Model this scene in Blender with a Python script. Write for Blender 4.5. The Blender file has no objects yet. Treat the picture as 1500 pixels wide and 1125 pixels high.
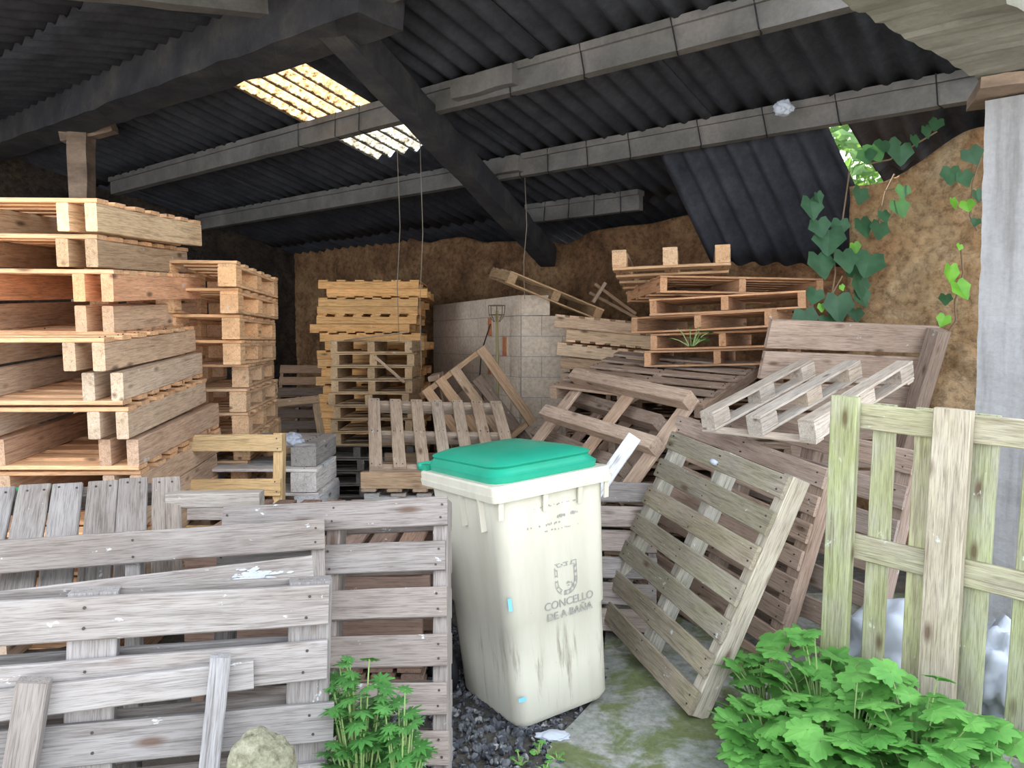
import bpy, bmesh, math, random
from mathutils import Vector, Matrix, Euler, noise
PI = math.pi
random.seed(7)
SC = bpy.context.scene
COL = SC.collection

# ------------------------------------------------------------------ camera, sky, sun, exposure
cam_d = bpy.data.cameras.new('camera'); cam = bpy.data.objects.new('camera', cam_d); COL.objects.link(cam)
cam.location = (0, 0, 1.55)
cam.rotation_euler = (PI/2 - math.atan(62.5/1120), 0, 0)
cam_d.sensor_fit = 'HORIZONTAL'; cam_d.sensor_width = 36.0; cam_d.lens = 36.0*1120/1500
cam_d.clip_start = 0.05; cam_d.clip_end = 200
SC.camera = cam
SC.view_settings.view_transform = 'Standard'; SC.view_settings.look = 'None'
SC.view_settings.gamma = 1.0; SC.view_settings.use_curve_mapping = False
SC.view_settings.exposure = 1.72
w = bpy.data.worlds.new('sky'); SC.world = w; w.use_nodes = True
wn = w.node_tree.nodes; wl = w.node_tree.links; wn.clear()
wo = wn.new('ShaderNodeOutputWorld'); wb = wn.new('ShaderNodeBackground')
wb.inputs[0].default_value = (0.86, 0.93, 1.0, 1); wb.inputs[1].default_value = 1.3
wl.new(wb.outputs[0], wo.inputs[0])
sun_d = bpy.data.lights.new('sun', 'SUN'); sun = bpy.data.objects.new('sun', sun_d); COL.objects.link(sun)
sun_d.energy = 7.0; sun_d.angle = 0.01; sun_d.color = (1.0, 0.9, 0.75)
sun.rotation_euler = Vector((-0.3, 0.85, 0.8)).to_track_quat('Z', 'Y').to_euler()
SC.cycles.max_bounces = 10; SC.cycles.diffuse_bounces = 6; SC.cycles.use_denoising = True
SC.cycles.sample_clamp_indirect = 6.0

# ------------------------------------------------------------------ material helpers
def mat(name):
    m = bpy.data.materials.new(name); m.use_nodes = True
    n = m.node_tree.nodes; n.clear()
    out = n.new('ShaderNodeOutputMaterial'); b = n.new('ShaderNodeBsdfPrincipled')
    m.node_tree.links.new(b.outputs[0], out.inputs[0])
    b.inputs['Roughness'].default_value = 0.85
    if 'Specular IOR Level' in b.inputs: b.inputs['Specular IOR Level'].default_value = 0.25
    return m, m.node_tree, b, out
def N(t, typ, **kw):
    n = t.nodes.new(typ)
    for k, v in kw.items():
        if k.startswith('i_'):
            k2 = k[2:]
            n.inputs[int(k2) if k2.isdigit() else k2].default_value = v
        else: setattr(n, k, v)
    return n
def ramp(t, fac, stops):
    r = t.nodes.new('ShaderNodeValToRGB'); cr = r.color_ramp
    while len(cr.elements) > 1: cr.elements.remove(cr.elements[-1])
    for i, (p, c) in enumerate(stops):
        e = cr.elements[0] if i == 0 else cr.elements.new(p)
        e.position = p; e.color = (c[0], c[1], c[2], 1) if len(c) == 3 else c
    t.links.new(fac, r.inputs[0]); return r.outputs[0]
def mix(t, fac, a, b, mode='MIX'):
    m = t.nodes.new('ShaderNodeMix'); m.data_type = 'RGBA'; m.blend_type = mode
    for s, v in ((m.inputs[0], fac), (m.inputs[6], a), (m.inputs[7], b)):
        if isinstance(v, (int, float)): s.default_value = v
        elif isinstance(v, tuple): s.default_value = (v[0], v[1], v[2], 1)
        else: t.links.new(v, s)
    return m.outputs[2]
def noise_n(t, vec, scale, detail=4, rough=0.55, dist=0.0):
    n = N(t, 'ShaderNodeTexNoise'); n.inputs['Scale'].default_value = scale
    n.inputs['Detail'].default_value = detail; n.inputs['Roughness'].default_value = rough
    n.inputs['Distortion'].default_value = dist
    t.links.new(vec, n.inputs['Vector']); return n.outputs['Fac']
def mapping(t, vec, scale=(1, 1, 1)):
    m = N(t, 'ShaderNodeMapping'); m.inputs['Scale'].default_value = scale; t.links.new(vec, m.inputs['Vector']); return m.outputs[0]
def bump(t, b, h, strength=0.3, dist=0.01):
    n = N(t, 'ShaderNodeBump'); n.inputs['Strength'].default_value = strength; n.inputs['Distance'].default_value = dist
    t.links.new(h, n.inputs['Height']); t.links.new(n.outputs[0], b.inputs['Normal'])

def wood_material():
    m, t, b, o = mat('weathered_wood')
    tc = N(t, 'ShaderNodeTexCoord'); oi = N(t, 'ShaderNodeObjectInfo')
    off = N(t, 'ShaderNodeVectorMath', operation='MULTIPLY_ADD')
    cmb = N(t, 'ShaderNodeCombineXYZ')
    for i in range(3): t.links.new(oi.outputs['Random'], cmb.inputs[i])
    t.links.new(cmb.outputs[0], off.inputs[0]); off.inputs[1].default_value = (37, 91, 53); t.links.new(tc.outputs['Object'], off.inputs[2])
    v = off.outputs[0]
    g = noise_n(t, mapping(t, v, (1.6, 34, 34)), 1.6, 5, 0.65, 1.1)
    fine = noise_n(t, mapping(t, v, (6, 150, 150)), 2.0, 3, 0.6, 0.3)
    patch = noise_n(t, mapping(t, v, (2.0, 5, 5)), 1.5, 3, 0.6)
    col = mix(t, 1.0, oi.outputs['Color'], ramp(t, g, [(0.3, (0.60, 0.56, 0.53)), (0.46, (1.0, 0.98, 0.97)), (0.7, (1.2, 1.18, 1.16))]), 'MULTIPLY')
    col = mix(t, 0.5, col, ramp(t, fine, [(0.38, (0.45, 0.42, 0.40)), (0.52, (1.12, 1.12, 1.12))]), 'MULTIPLY')
    col = mix(t, 0.7, col, ramp(t, patch, [(0.3, (0.78, 0.74, 0.70)), (0.55, (1.0, 1.0, 1.0)), (0.75, (1.12, 1.12, 1.14))]), 'MULTIPLY')
    # knots
    vo = N(t, 'ShaderNodeTexVoronoi'); vo.inputs['Scale'].default_value = 1.0; t.links.new(mapping(t, v, (3.2, 9, 9)), vo.inputs['Vector'])
    col = mix(t, ramp(t, vo.outputs['Distance'], [(0.06, (0.8,)*3), (0.12, (0.35,)*3), (0.17, (0.0,)*3)]), col, (0.09, 0.05, 0.033))
    # pale droppings and splashes
    sp = noise_n(t, mapping(t, v, (9, 14, 14)), 1.3, 4, 0.7)
    col = mix(t, ramp(t, sp, [(0.665, (0, 0, 0)), (0.70, (0.7, 0.7, 0.7))]), col, (0.55, 0.57, 0.58))
    # green algae where a board carries it (alpha of the object colour)
    inv = N(t, 'ShaderNodeMath', operation='SUBTRACT'); inv.inputs[0].default_value = 1.0; t.links.new(oi.outputs['Alpha'], inv.inputs[1])
    al = noise_n(t, mapping(t, v, (2.2, 6, 6)), 1.7, 4, 0.6)
    mm = N(t, 'ShaderNodeMath', operation='MULTIPLY'); t.links.new(inv.outputs[0], mm.inputs[0])
    t.links.new(ramp(t, al, [(0.38, (0.1,)*3), (0.62, (1,)*3)]), mm.inputs[1])
    col = mix(t, mm.outputs[0], col, mix(t, 1.0, col, (0.86, 0.98, 0.58), 'MULTIPLY'))
    t.links.new(col, b.inputs['Base Color']); b.inputs['Roughness'].default_value = 0.88
    bump(t, b, g, 0.25, 0.004)
    return m
WOOD = wood_material()

def simple(name, col, rough=0.8, nscale=None, var=0.25, bstr=0.0, metal=0.0, det=4):
    m, t, b, o = mat(name)
    b.inputs['Roughness'].default_value = rough; b.inputs['Metallic'].default_value = metal
    if nscale:
        tc = N(t, 'ShaderNodeTexCoord'); n = noise_n(t, tc.outputs['Object'], nscale, det, 0.6)
        c = ramp(t, n, [(0.3, tuple(x*(1-var) for x in col)), (0.7, tuple(min(1, x*(1+var)) for x in col))])
        t.links.new(c, b.inputs['Base Color'])
        if bstr: bump(t, b, n, bstr, 0.02)
    else: b.inputs['Base Color'].default_value = (*col, 1)
    return m
NAIL = simple('rusty_nail', (0.05, 0.04, 0.04), 0.5)

def leaf_material(name, c1, c2, gloss=0.35):
    m, t, b, o = mat(name)
    tc = N(t, 'ShaderNodeTexCoord'); n = noise_n(t, tc.outputs['Object'], 9, 3)
    t.links.new(ramp(t, n, [(0.3, c1), (0.7, c2)]), b.inputs['Base Color']); b.inputs['Roughness'].default_value = gloss
    tr = N(t, 'ShaderNodeBsdfTranslucent'); tr.inputs[0].default_value = (c2[0]*0.9, c2[1], c2[2]*0.5, 1)
    mx = N(t, 'ShaderNodeMixShader'); mx.inputs[0].default_value = 0.3
    t.links.new(b.outputs[0], mx.inputs[1]); t.links.new(tr.outputs[0], mx.inputs[2]); t.links.new(mx.outputs[0], o.inputs[0])
    return m

# ------------------------------------------------------------------ object helpers
def link(name, me, m=None, parent=None, loc=(0, 0, 0), rot=(0, 0, 0), smooth=False):
    if m is not None and not me.materials: me.materials.append(m)
    o = bpy.data.objects.new(name, me); COL.objects.link(o)
    o.location = loc; o.rotation_euler = rot
    if parent: o.parent = parent
    if smooth:
        for p in me.polygons: p.use_smooth = True
    return o
def tag(o, label, cat, group=None):
    o['label'] = label; o['category'] = cat
    if group: o['group'] = group
    return o
def thing(name, label, cat, loc=(0, 0, 0), rot=(0, 0, 0), group=None):
    o = bpy.data.objects.new(name, None); o.empty_display_size = 0.1; COL.objects.link(o)
    o.location = loc; o.rotation_euler = rot
    return tag(o, label, cat, group)
def struct(o, kind='structure'): o['kind'] = kind; return o
def mesh_from(bm, name):
    me = bpy.data.meshes.new(name); bm.normal_update(); bm.to_mesh(me); bm.free(); return me
def pydata(name, v, f):
    me = bpy.data.meshes.new(name); me.from_pydata([tuple(p) for p in v], [], f); me.update(); return me

_cache = {}
def board_mesh(l, w_, h, nails=None, seed=0):
    """a sawn board, long along x, centred; nails = x places on the top face"""
    key = (round(l, 3), round(w_, 3), round(h, 3), nails, seed)
    if key in _cache: return _cache[key]
    R = random.Random(repr(key))
    c = min(0.004, h*0.18); v = []; f = []; n = 7
    ring = [(-w_/2+c, -h/2), (w_/2-c, -h/2), (w_/2, -h/2+c), (w_/2, h/2-c), (w_/2-c, h/2), (-w_/2+c, h/2), (-w_/2, h/2-c), (-w_/2, -h/2+c)]
    bow = R.uniform(-1, 1)*min(0.004, l*0.004)
    for i in range(n+1):
        x = -l/2 + l*i/n
        dy = R.uniform(-1, 1)*0.0012; dz = bow*(1-(2*i/n-1)**2)
        sx = R.uniform(-1, 1)*0.003 if i in (0, n) else 0
        for (y, z) in ring: v.append((x+sx, y+dy, z+dz))
    for i in range(n):
        for k in range(8):
            a = i*8+k; b = i*8+(k+1) % 8; f.append((a, a+8, b+8, b))
    f.append(tuple(range(7, -1, -1))[::-1]); f.append(tuple(n*8+k for k in range(7, -1, -1)))
    nf = len(f)
    if nails:
        for nx in nails:
            for ny in (-w_*0.25, w_*0.25):
                px = nx+R.uniform(-.008, .008); py = ny+R.uniform(-.008, .008); s = len(v); r = 0.0042
                for k in range(6): v.append((px+r*math.cos(k*PI/3), py+r*math.sin(k*PI/3), h/2+0.0012+abs(bow)))
                f.append(tuple(range(s, s+6)))
                for k in range(6): v.append((px+r*math.cos(k*PI/3), py+r*math.sin(k*PI/3), h/2-0.006))
                for k in range(6): f.append((s+(k+1) % 6, s+k, s+6+k, s+6+(k+1) % 6))
    me = pydata('board', v, f); me.materials.append(WOOD); me.materials.append(NAIL)
    for i, p in enumerate(me.polygons):
        if i >= nf: p.material_index = 1
    bm = bmesh.new(); bm.from_mesh(me); bmesh.ops.recalc_face_normals(bm, faces=bm.faces); bm.to_mesh(me); bm.free()
    _cache[key] = me
    return me

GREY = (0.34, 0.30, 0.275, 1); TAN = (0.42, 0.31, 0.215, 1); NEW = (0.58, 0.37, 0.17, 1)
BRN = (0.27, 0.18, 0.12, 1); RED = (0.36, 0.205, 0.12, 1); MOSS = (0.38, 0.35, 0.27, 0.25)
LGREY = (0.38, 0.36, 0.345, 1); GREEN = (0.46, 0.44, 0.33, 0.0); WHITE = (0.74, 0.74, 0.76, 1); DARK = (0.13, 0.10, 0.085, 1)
def jit(c, R, a=0.13):
    k = 1+R.uniform(-a, a); h = R.uniform(-0.05, 0.05)
    return (c[0]*k*(1+h), c[1]*k, c[2]*k*(1-h), c[3])

def board(parent, name, c, size, rz=0, color=GREY, nails=None, rot=None, R=random, label=None, a=0.13):
    o = link(name, board_mesh(size[0], size[1], size[2], nails, R.randint(0, 2)), None, parent, c, rot or (0, 0, rz))
    o.color = jit(color, R, a)
    if label: o['label'] = label
    return o

def pallet(name, label, group, loc, eul, L=1.2, W=1.0, H=0.14, nd=7, wd=0.10, td=0.02, sup='stringer', ns=3, ts=0.045,
           bottom=None, nb=3, flip=False, swap=False, col=GREY, col2=None, missing=(), dbl=False, seed=0, odd=None, cat='pallet', nails=True, jy=0.006, skip=()):
    """deck boards run along x on top, supports run along y below; origin at the middle of the underside"""
    R = random.Random(seed*131+17)
    t = thing(name, label, cat, loc, eul, group)
    if swap:
        M = Euler(eul).to_matrix() @ Matrix.Rotation(PI/2, 3, 'Z'); t.rotation_euler = M.to_euler(); L, W = W, L
    col2 = col2 or col; odd = odd or {}
    hb = td if (bottom or sup == 'block') else 0.0
    def P(x, y, z): return (x, y, (H-z) if flip else z)
    xs = [(-L/2+ts/2+(L-ts)*i/(ns-1)) for i in range(ns)]
    for k in range(nd):
        if k in missing: continue
        y = -W/2+wd/2+(W-wd)*k/(nd-1)
        nl = tuple(round(x, 3) for x in xs) if nails else None
        rot = (PI, 0, R.uniform(-jy, jy)) if flip else (0, 0, R.uniform(-jy, jy))
        o = board(t, 'deck_board', P(R.uniform(-jy, jy), y+R.uniform(-jy, jy)*.6, H-td/2), (L, wd*R.uniform(.97, 1.02), td*.96), color=odd.get(k, col), nails=nl, rot=rot, R=R)
    if dbl: xs = xs + [xs[-1]-0.13]
    xs = [x for i, x in enumerate(xs) if i not in skip]
    for x in xs:
        if sup == 'stringer':
            z0 = hb; hs = H-td-hb
            board(t, 'stringer', P(x, 0, z0+hs/2), (W, ts, hs), PI/2, col2, R=R)
        else:
            hs = H-3*td; z0 = td
            for y in (-W/2+0.07, 0, W/2-0.07):
                board(t, 'block', P(x, y, z0+hs/2), (0.14, ts, hs), PI/2, col2, R=R)
            board(t, 'cross_board', P(x, 0, H-td*1.5), (W, ts, td*.96), PI/2, col2, R=R)
            board(t, 'bottom_board', P(x, 0, td/2), (W, ts, td*.96), PI/2, col2, R=R)
    if bottom and sup == 'stringer':
        for k in range(nb):
            y = -W/2+wd/2+(W-wd)*k/(nb-1)
            board(t, 'bottom_board', P(0, y, td/2), (L, wd, td*.96), color=col2, R=R)
    return t

ORD = ['topmost', 'second from the top', 'third from the top', 'fourth from the top', 'fifth from the top', 'sixth from the top', 'seventh from the top', 'eighth from the top',
       'ninth from the top', 'tenth from the top', 'eleventh from the top', 'twelfth from the top', 'thirteenth from the top', 'fourteenth from the top', 'fifteenth from the top',
       'sixteenth from the top', 'seventeenth from the top', 'eighteenth from the top', 'nineteenth from the top', 'twentieth from the top', 'twenty-first from the top', 'twenty-second from the top', 'twenty-third from the top', 'lowest']

# ------------------------------------------------------------------ ground and slab
def ground():
    m, t, b, o = mat('dark_soil')
    tc = N(t, 'ShaderNodeTexCoord'); n = noise_n(t, tc.outputs['Object'], 14, 8, 0.7); n2 = noise_n(t, tc.outputs['Object'], 1.3, 4)
    c = ramp(t, n, [(0.3, (0.025, 0.025, 0.028)), (0.6, (0.10, 0.095, 0.09)), (0.8, (0.2, 0.19, 0.18))])
    c = mix(t, ramp(t, n2, [(0.45, (0,)*3), (0.7, (0.6,)*3)]), c, (0.13, 0.11, 0.085))
    t.links.new(c, b.inputs['Base Color']); bump(t, b, n, 0.8, 0.03)
    bm = bmesh.new(); bmesh.ops.create_grid(bm, x_segments=90, y_segments=90, size=11)
    for v in bm.verts:
        v.co.y += 6; v.co.z = (noise.noise(v.co*1.7))*0.012-0.006
    g = struct(link('floor', mesh_from(bm, 'floor'), m))
    # outdoor apron the photographer stands on
    a = simple('pale_yard', (0.52, 0.47, 0.40), 0.9, 3.0, 0.2)
    bm = bmesh.new(); bmesh.ops.create_grid(bm, x_segments=2, y_segments=2, size=1)
    for v in bm.verts: v.co = Vector((v.co.x*9, v.co.y*4-2.9, 0.0))
    struct(link('floor', mesh_from(bm, 'yard'), a, loc=(0, 0, 0.004)))
    # mossy slab
    m, t, b, o = mat('mossy_concrete')
    tc = N(t, 'ShaderNodeTexCoord'); n = noise_n(t, tc.outputs['Object'], 30, 8, 0.7); n2 = noise_n(t, tc.outputs['Object'], 4.2, 6, 0.65, 0.5)
    n3 = noise_n(t, mapping(t, tc.outputs['Object'], (1, 1.7, 1)), 1.9, 5, 0.6, 0.8)
    c = ramp(t, n, [(0.3, (0.13, 0.13, 0.12)), (0.5, (0.24, 0.245, 0.23)), (0.7, (0.34, 0.34, 0.33))])
    c = mix(t, ramp(t, n3, [(0.42, (0,)*3), (0.6, (0.5,)*3)]), c, (0.16, 0.19, 0.17))
    c = mix(t, ramp(t, n2, [(0.47, (0,)*3), (0.58, (0.85,)*3)]), c, mix(t, n, (0.05, 0.07, 0.02), (0.14, 0.165, 0.045)))
    t.links.new(c, b.inputs['Base Color']); bump(t, b, n, 0.5, 0.01)
    pts = [(0.10, 1.7), (0.14, 2.55), (0.13, 2.82), (0.24, 3.0), (0.36, 3.22), (0.44, 3.6), (0.5, 4.0), (0.6, 4.6), (2.6, 4.6), (3.6, 3.6), (3.4, 1.7)]
    bm = bmesh.new(); vs = [bm.verts.new((x, y, 0.012)) for x, y in pts]; fc = bm.faces.new(vs)
    r = bmesh.ops.extrude_face_region(bm, geom=[fc])
    for v in [g2 for g2 in r['geom'] if isinstance(g2, bmesh.types.BMVert)]: v.co.z -= 0.05
    bmesh.ops.recalc_face_normals(bm, faces=bm.faces)
    struct(link('floor', mesh_from(bm, 'slab'), m))
ground()

def rock_verts(R, c, s, bm, sub=1):
    r = bmesh.ops.create_icosphere(bm, subdivisions=sub, radius=1.0)
    q = Euler((R.uniform(0, 6), R.uniform(0, 6), R.uniform(0, 6))).to_matrix()
    sc = Vector((s*R.uniform(.7, 1.4), s*R.uniform(.7, 1.2), s*R.uniform(.35, .8)))
    for v in r['verts']:
        p = Vector([v.co[i]*sc[i] for i in range(3)]); p *= 1+0.25*noise.noise(v.co*1.7+Vector(c)*9)
        v.co = q @ p + Vector(c)
def gravel():
    R = random.Random(3); bm = bmesh.new()
    for i in range(5200):
        x = R.uniform(-0.75, 0.62); y = R.uniform(2.15, 4.1)
        if x > 0.14+0.32*min(1, max(0, (y-2.8)/0.8))+R.gauss(0, .03): continue
        rock_verts(R, (x, y, 0.004), R.choice([.005, .007, .009, .012, .015, .02]), bm, 1)
    m, t, b, o = mat('slate_chips')
    tc = N(t, 'ShaderNodeTexCoord'); vo = N(t, 'ShaderNodeTexVoronoi'); vo.inputs['Scale'].default_value = 45
    t.links.new(tc.outputs['Object'], vo.inputs['Vector'])
    sp = N(t, 'ShaderNodeSeparateColor'); t.links.new(vo.outputs['Color'], sp.inputs[0])
    t.links.new(ramp(t, sp.outputs[0], [(0.0, (0.03, 0.033, 0.042)), (0.6, (0.09, 0.095, 0.11)), (0.9, (0.16, 0.165, 0.18)), (1.0, (0.32, 0.32, 0.31))]), b.inputs['Base Color'])
    o = tag(link('gravel', mesh_from(bm, 'gravel'), m), 'dark slate gravel spread around the foot of the bin', 'gravel'); o['kind'] = 'stuff'
gravel()

# ------------------------------------------------------------------ walls
def earth_material(name, base, dark, light):
    m, t, b, o = mat(name)
    tc = N(t, 'ShaderNodeTexCoord'); v = tc.outputs['Object']
    n = noise_n(t, v, 2.2, 8, 0.65, 0.6); f = noise_n(t, v, 17, 8, 0.75)
    vo = N(t, 'ShaderNodeTexVoronoi'); vo.feature = 'DISTANCE_TO_EDGE'; vo.inputs['Scale'].default_value = 3.6
    dv = N(t, 'ShaderNodeVectorMath', operation='MULTIPLY_ADD'); cm = N(t, 'ShaderNodeTexNoise'); cm.inputs['Scale'].default_value = 3; t.links.new(v, cm.inputs['Vector'])
    t.links.new(cm.outputs['Color'], dv.inputs[0]); dv.inputs[1].default_value = (.5, .5, .5); t.links.new(v, dv.inputs[2]); t.links.new(mapping(t, dv.outputs[0], (1, 1, 1.6)), vo.inputs['Vector'])
    c = ramp(t, n, [(0.28, dark), (0.48, base), (0.7, light)])
    c = mix(t, 0.8, c, ramp(t, f, [(0.36, (0.42, 0.36, 0.32)), (0.52, (1.0, 1.0, 1.0)), (0.7, (1.35, 1.3, 1.25))]), 'MULTIPLY')
    c = mix(t, ramp(t, vo.outputs['Distance'], [(0.0, (0.28,)*3), (0.035, (0,)*3)]), c, tuple(x*.45 for x in base))
    t.links.new(c, b.inputs['Base Color'])
    h = mix(t, 0.25, f, ramp(t, vo.outputs['Distance'], [(0, (0,)*3), (0.25, (1,)*3)]))
    bump(t, b, h, 0.9, 0.05)
    return m
EARTH = earth_material('ochre_earth_wall', (0.24, 0.13, 0.065), (0.085, 0.045, 0.025), (0.38, 0.235, 0.12))
EARTH_R = earth_material('pale_ochre_rubble', (0.42, 0.27, 0.145), (0.30, 0.15, 0.07), (0.54, 0.41, 0.26))
DSTONE = earth_material('dark_stone', (0.045, 0.036, 0.03), (0.015, 0.013, 0.012), (0.09, 0.065, 0.045))  # near-black stone tones for the left wall
def rough_wall(name, pts, z0, tops, thick, m, amp=0.06, res=0.07):
    """wall along a polyline of (x, y) with a top height per point; thick goes away from the camera side"""
    v = []; f = []; cols = []
    for i in range(len(pts)-1):
        a = Vector(pts[i]); b = Vector(pts[i+1]); n = max(2, int((b-a).length/res))
        for k in range(n+(i == len(pts)-2)):
            s = k/n; cols.append((a.lerp(b, s), tops[i]+(tops[i+1]-tops[i])*s, (b-a).normalized()))
    nz = 70
    for side in (0, 1):
        for (p, top, d) in cols:
            nrm = Vector((d.y, -d.x))
            tp = top+0.10*noise.noise(Vector((p.x*2.3, p.y*2.3, 1)))
            for k in range(nz+1):
                z = z0+(tp-z0)*k/nz; q = Vector((p.x, p.y, z))
                dsp = amp*(noise.noise(q*1.3)+0.6*noise.noise(q*4.1)+0.35*noise.noise(q*11)+0.22*noise.noise(q*23)) if not side else -thick
                v.append((p.x+nrm.x*dsp, p.y+nrm.y*dsp, z))
    C = len(cols); S = C*(nz+1)
    for i in range(C-1):
        for k in range(nz):
            a = i*(nz+1)+k; f.append((a, a+nz+1, a+nz+2, a+1)); f.append((S+a, S+a+1, S+a+nz+2, S+a+nz+1))
        a = i*(nz+1)+nz; f.append((a, a+nz+1, S+a+nz+1, S+a))
    for i in (0, C-1):
        for k in range(nz):
            a = i*(nz+1)+k; f.append((a, a+1, S+a+1, S+a))
    me = pydata(name, v, f); bm = bmesh.new(); bm.from_mesh(me); bmesh.ops.recalc_face_normals(bm, faces=bm.faces); bm.to_mesh(me); bm.free()
    return struct(link(name, me, m, smooth=True))
D = Vector((0.788, -0.616))
B0 = Vector((-1.0, 9.95))
def bw(t): return (B0.x+D.x*t, B0.y+D.y*t)
rough_wall('wall_back', [bw(-3.3), bw(0), bw(2.0), bw(3.9), bw(5.2)], -0.05, [3.0, 2.85, 2.66, 2.86, 2.75], 0.5, EARTH)
rough_wall('wall_right', [(2.42, 5.55), (2.95, 5.2), (3.6, 4.75), (5.2, 3.65)], -0.05, [2.62, 2.9, 3.12, 3.2], 0.6, EARTH_R, 0.07, 0.03)
rough_wall('wall_left', [(-7.6, 6.2), (-3.25, 11.85)], -0.05, [4.2, 3.3], 0.4, DSTONE)

# block partition, laid block by block in one mesh
def block_wall():
    m, t, b, o = mat('concrete_block')
    tc = N(t, 'ShaderNodeTexCoord'); n = noise_n(t, tc.outputs['Object'], 26, 6, 0.7); n2 = noise_n(t, tc.outputs['Object'], 2.1, 4)
    c = ramp(t, n, [(0.3, (0.47, 0.39, 0.315)), (0.65, (0.70, 0.60, 0.50))])
    c = mix(t, 0.7, c, ramp(t, n2, [(0.35, (0.78, 0.74, 0.70)), (0.65, (1.1, 1.05, 0.98))]), 'MULTIPLY')
    t.links.new(c, b.inputs['Base Color']); bump(t, b, n, 0.4, 0.01)
    mort = simple('grey_mortar', (0.30, 0.28, 0.26), 0.95, 30, 0.2, 0.3)
    clay = simple('clay_tile', (0.46, 0.17, 0.08), 0.85, 20, 0.25, 0.3)
    bm = bmesh.new()
    def box(cx, cy, cz, sx, sy, sz, ang, mi, bev=0.004):
        r = bmesh.ops.create_cube(bm, size=1.0)
        M = Matrix.Translation((cx, cy, cz)) @ Matrix.Rotation(ang, 4, 'Z') @ Matrix.Diagonal((sx, sy, sz, 1))
        bmesh.ops.transform(bm, matrix=M, verts=r['verts'])
        for fc in {fc for v in r['verts'] for fc in v.link_faces}: fc.material_index = mi
    cx, cy = 0.07, 7.45
    dl = Vector((-1.08, 2.2)).normalized(); al = math.atan2(dl.y, dl.x)
    for k in range(10):
        z = 0.1+0.2*k; r = random.Random(k)
        # left leg
        s = 0.0 if k % 2 else 0.2
        if k % 2 == 0: box(cx+dl.x*.1+.085, cy+dl.y*.1+.045, z, 0.196, 0.19, 0.192, al, 0)
        while s < 2.38:
            l = min(0.4, 2.4-s); box(cx+dl.x*(s+l/2)+.085, cy+dl.y*(s+l/2)+.045, z, l-.006, 0.19, 0.194, al, 2 if False else 0); s += l
        # right leg
        s = 0.02; first = 0.2 if k % 2 == 0 else 0.4; end = 0.3 if k == 9 else 0.5
        while s < end-.01:
            l = min(first, end-s); box(cx+s+l/2+.0, cy+.10, z, l-.006, 0.19, 0.194, 0, 0); s += l; first = 0.4
    box(cx+dl.x*1.2+.09, cy+dl.y*1.2+.05, 1.0, 2.38, 0.176, 1.985, al, 1)
    box(cx+.25, cy+.10, .9, .48, 0.176, 1.79, 0, 1)
    for (s, k) in ((0.68, 8), (0.32, 7), (0.68, 6)):
        box(cx+dl.x*s-.0, cy+dl.y*s+.0, 0.1+.2*k, 0.075, 0.02, 0.19, al, 2)
    me = mesh_from(bm, 'wall_inner'); me.materials.append(m); me.materials.append(mort); me.materials.append(clay)
    return struct(link('wall_inner', me, None))
block_wall()

# ------------------------------------------------------------------ roof
ph = math.radians(52); PV = Vector((-math.sin(ph), math.cos(ph))); QV = Vector((math.cos(ph), math.sin(ph)))
def rp(u, q, dz=0.0):
    z = 4.284-0.2*q if q >= 3.0 else 3.684-0.2*(3.0-q)
    return Vector((PV.x*u+QV.x*q, PV.y*u+QV.y*q, z+dz))
ASB = None
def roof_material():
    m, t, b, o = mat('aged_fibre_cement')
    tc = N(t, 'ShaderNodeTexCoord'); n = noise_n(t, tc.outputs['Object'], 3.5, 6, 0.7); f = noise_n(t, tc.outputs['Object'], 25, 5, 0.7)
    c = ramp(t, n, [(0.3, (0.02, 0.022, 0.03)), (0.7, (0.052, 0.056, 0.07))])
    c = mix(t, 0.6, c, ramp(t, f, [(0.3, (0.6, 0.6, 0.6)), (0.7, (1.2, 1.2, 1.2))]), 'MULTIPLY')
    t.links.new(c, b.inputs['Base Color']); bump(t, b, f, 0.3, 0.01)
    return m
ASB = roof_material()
def corr(u0, u1, q0, q1, fn, dz0=0.0, dz1=0.0, wl=0.177, amp=0.026, th=0.007, nq=4, edge=0.0, R=None):
    v = []; f = []; nu = max(4, int((u1-u0)/wl*8))
    for side in (0, 1):
        for i in range(nu+1):
            u = u0+(u1-u0)*i/nu
            for k in range(nq+1):
                s = k/nq; q = q0+(q1-q0)*s
                if edge and k == nq: q += edge*noise.noise(Vector((u*6, q, 3)))
                v.append(fn(u, q, dz0+(dz1-dz0)*s+amp*math.sin(2*PI*u/wl)+(th if side else 0)))
    S = (nu+1)*(nq+1)
    for i in range(nu):
        for k in range(nq):
            a = i*(nq+1)+k; f.append((a, a+1, a+nq+2, a+nq+1)); f.append((S+a, S+a+nq+1, S+a+nq+2, S+a+1))
        a = i*(nq+1); f.append((a, a+nq+1, S+a+nq+1, S+a)); a += nq; f.append((a, S+a, S+a+nq+1, a+nq+1))
    for k in range(nq):
        f.append((k, S+k, S+k+1, k+1)); a = nu*(nq+1)+k; f.append((a, a+1, S+a+1, S+a))
    return v, f
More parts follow.
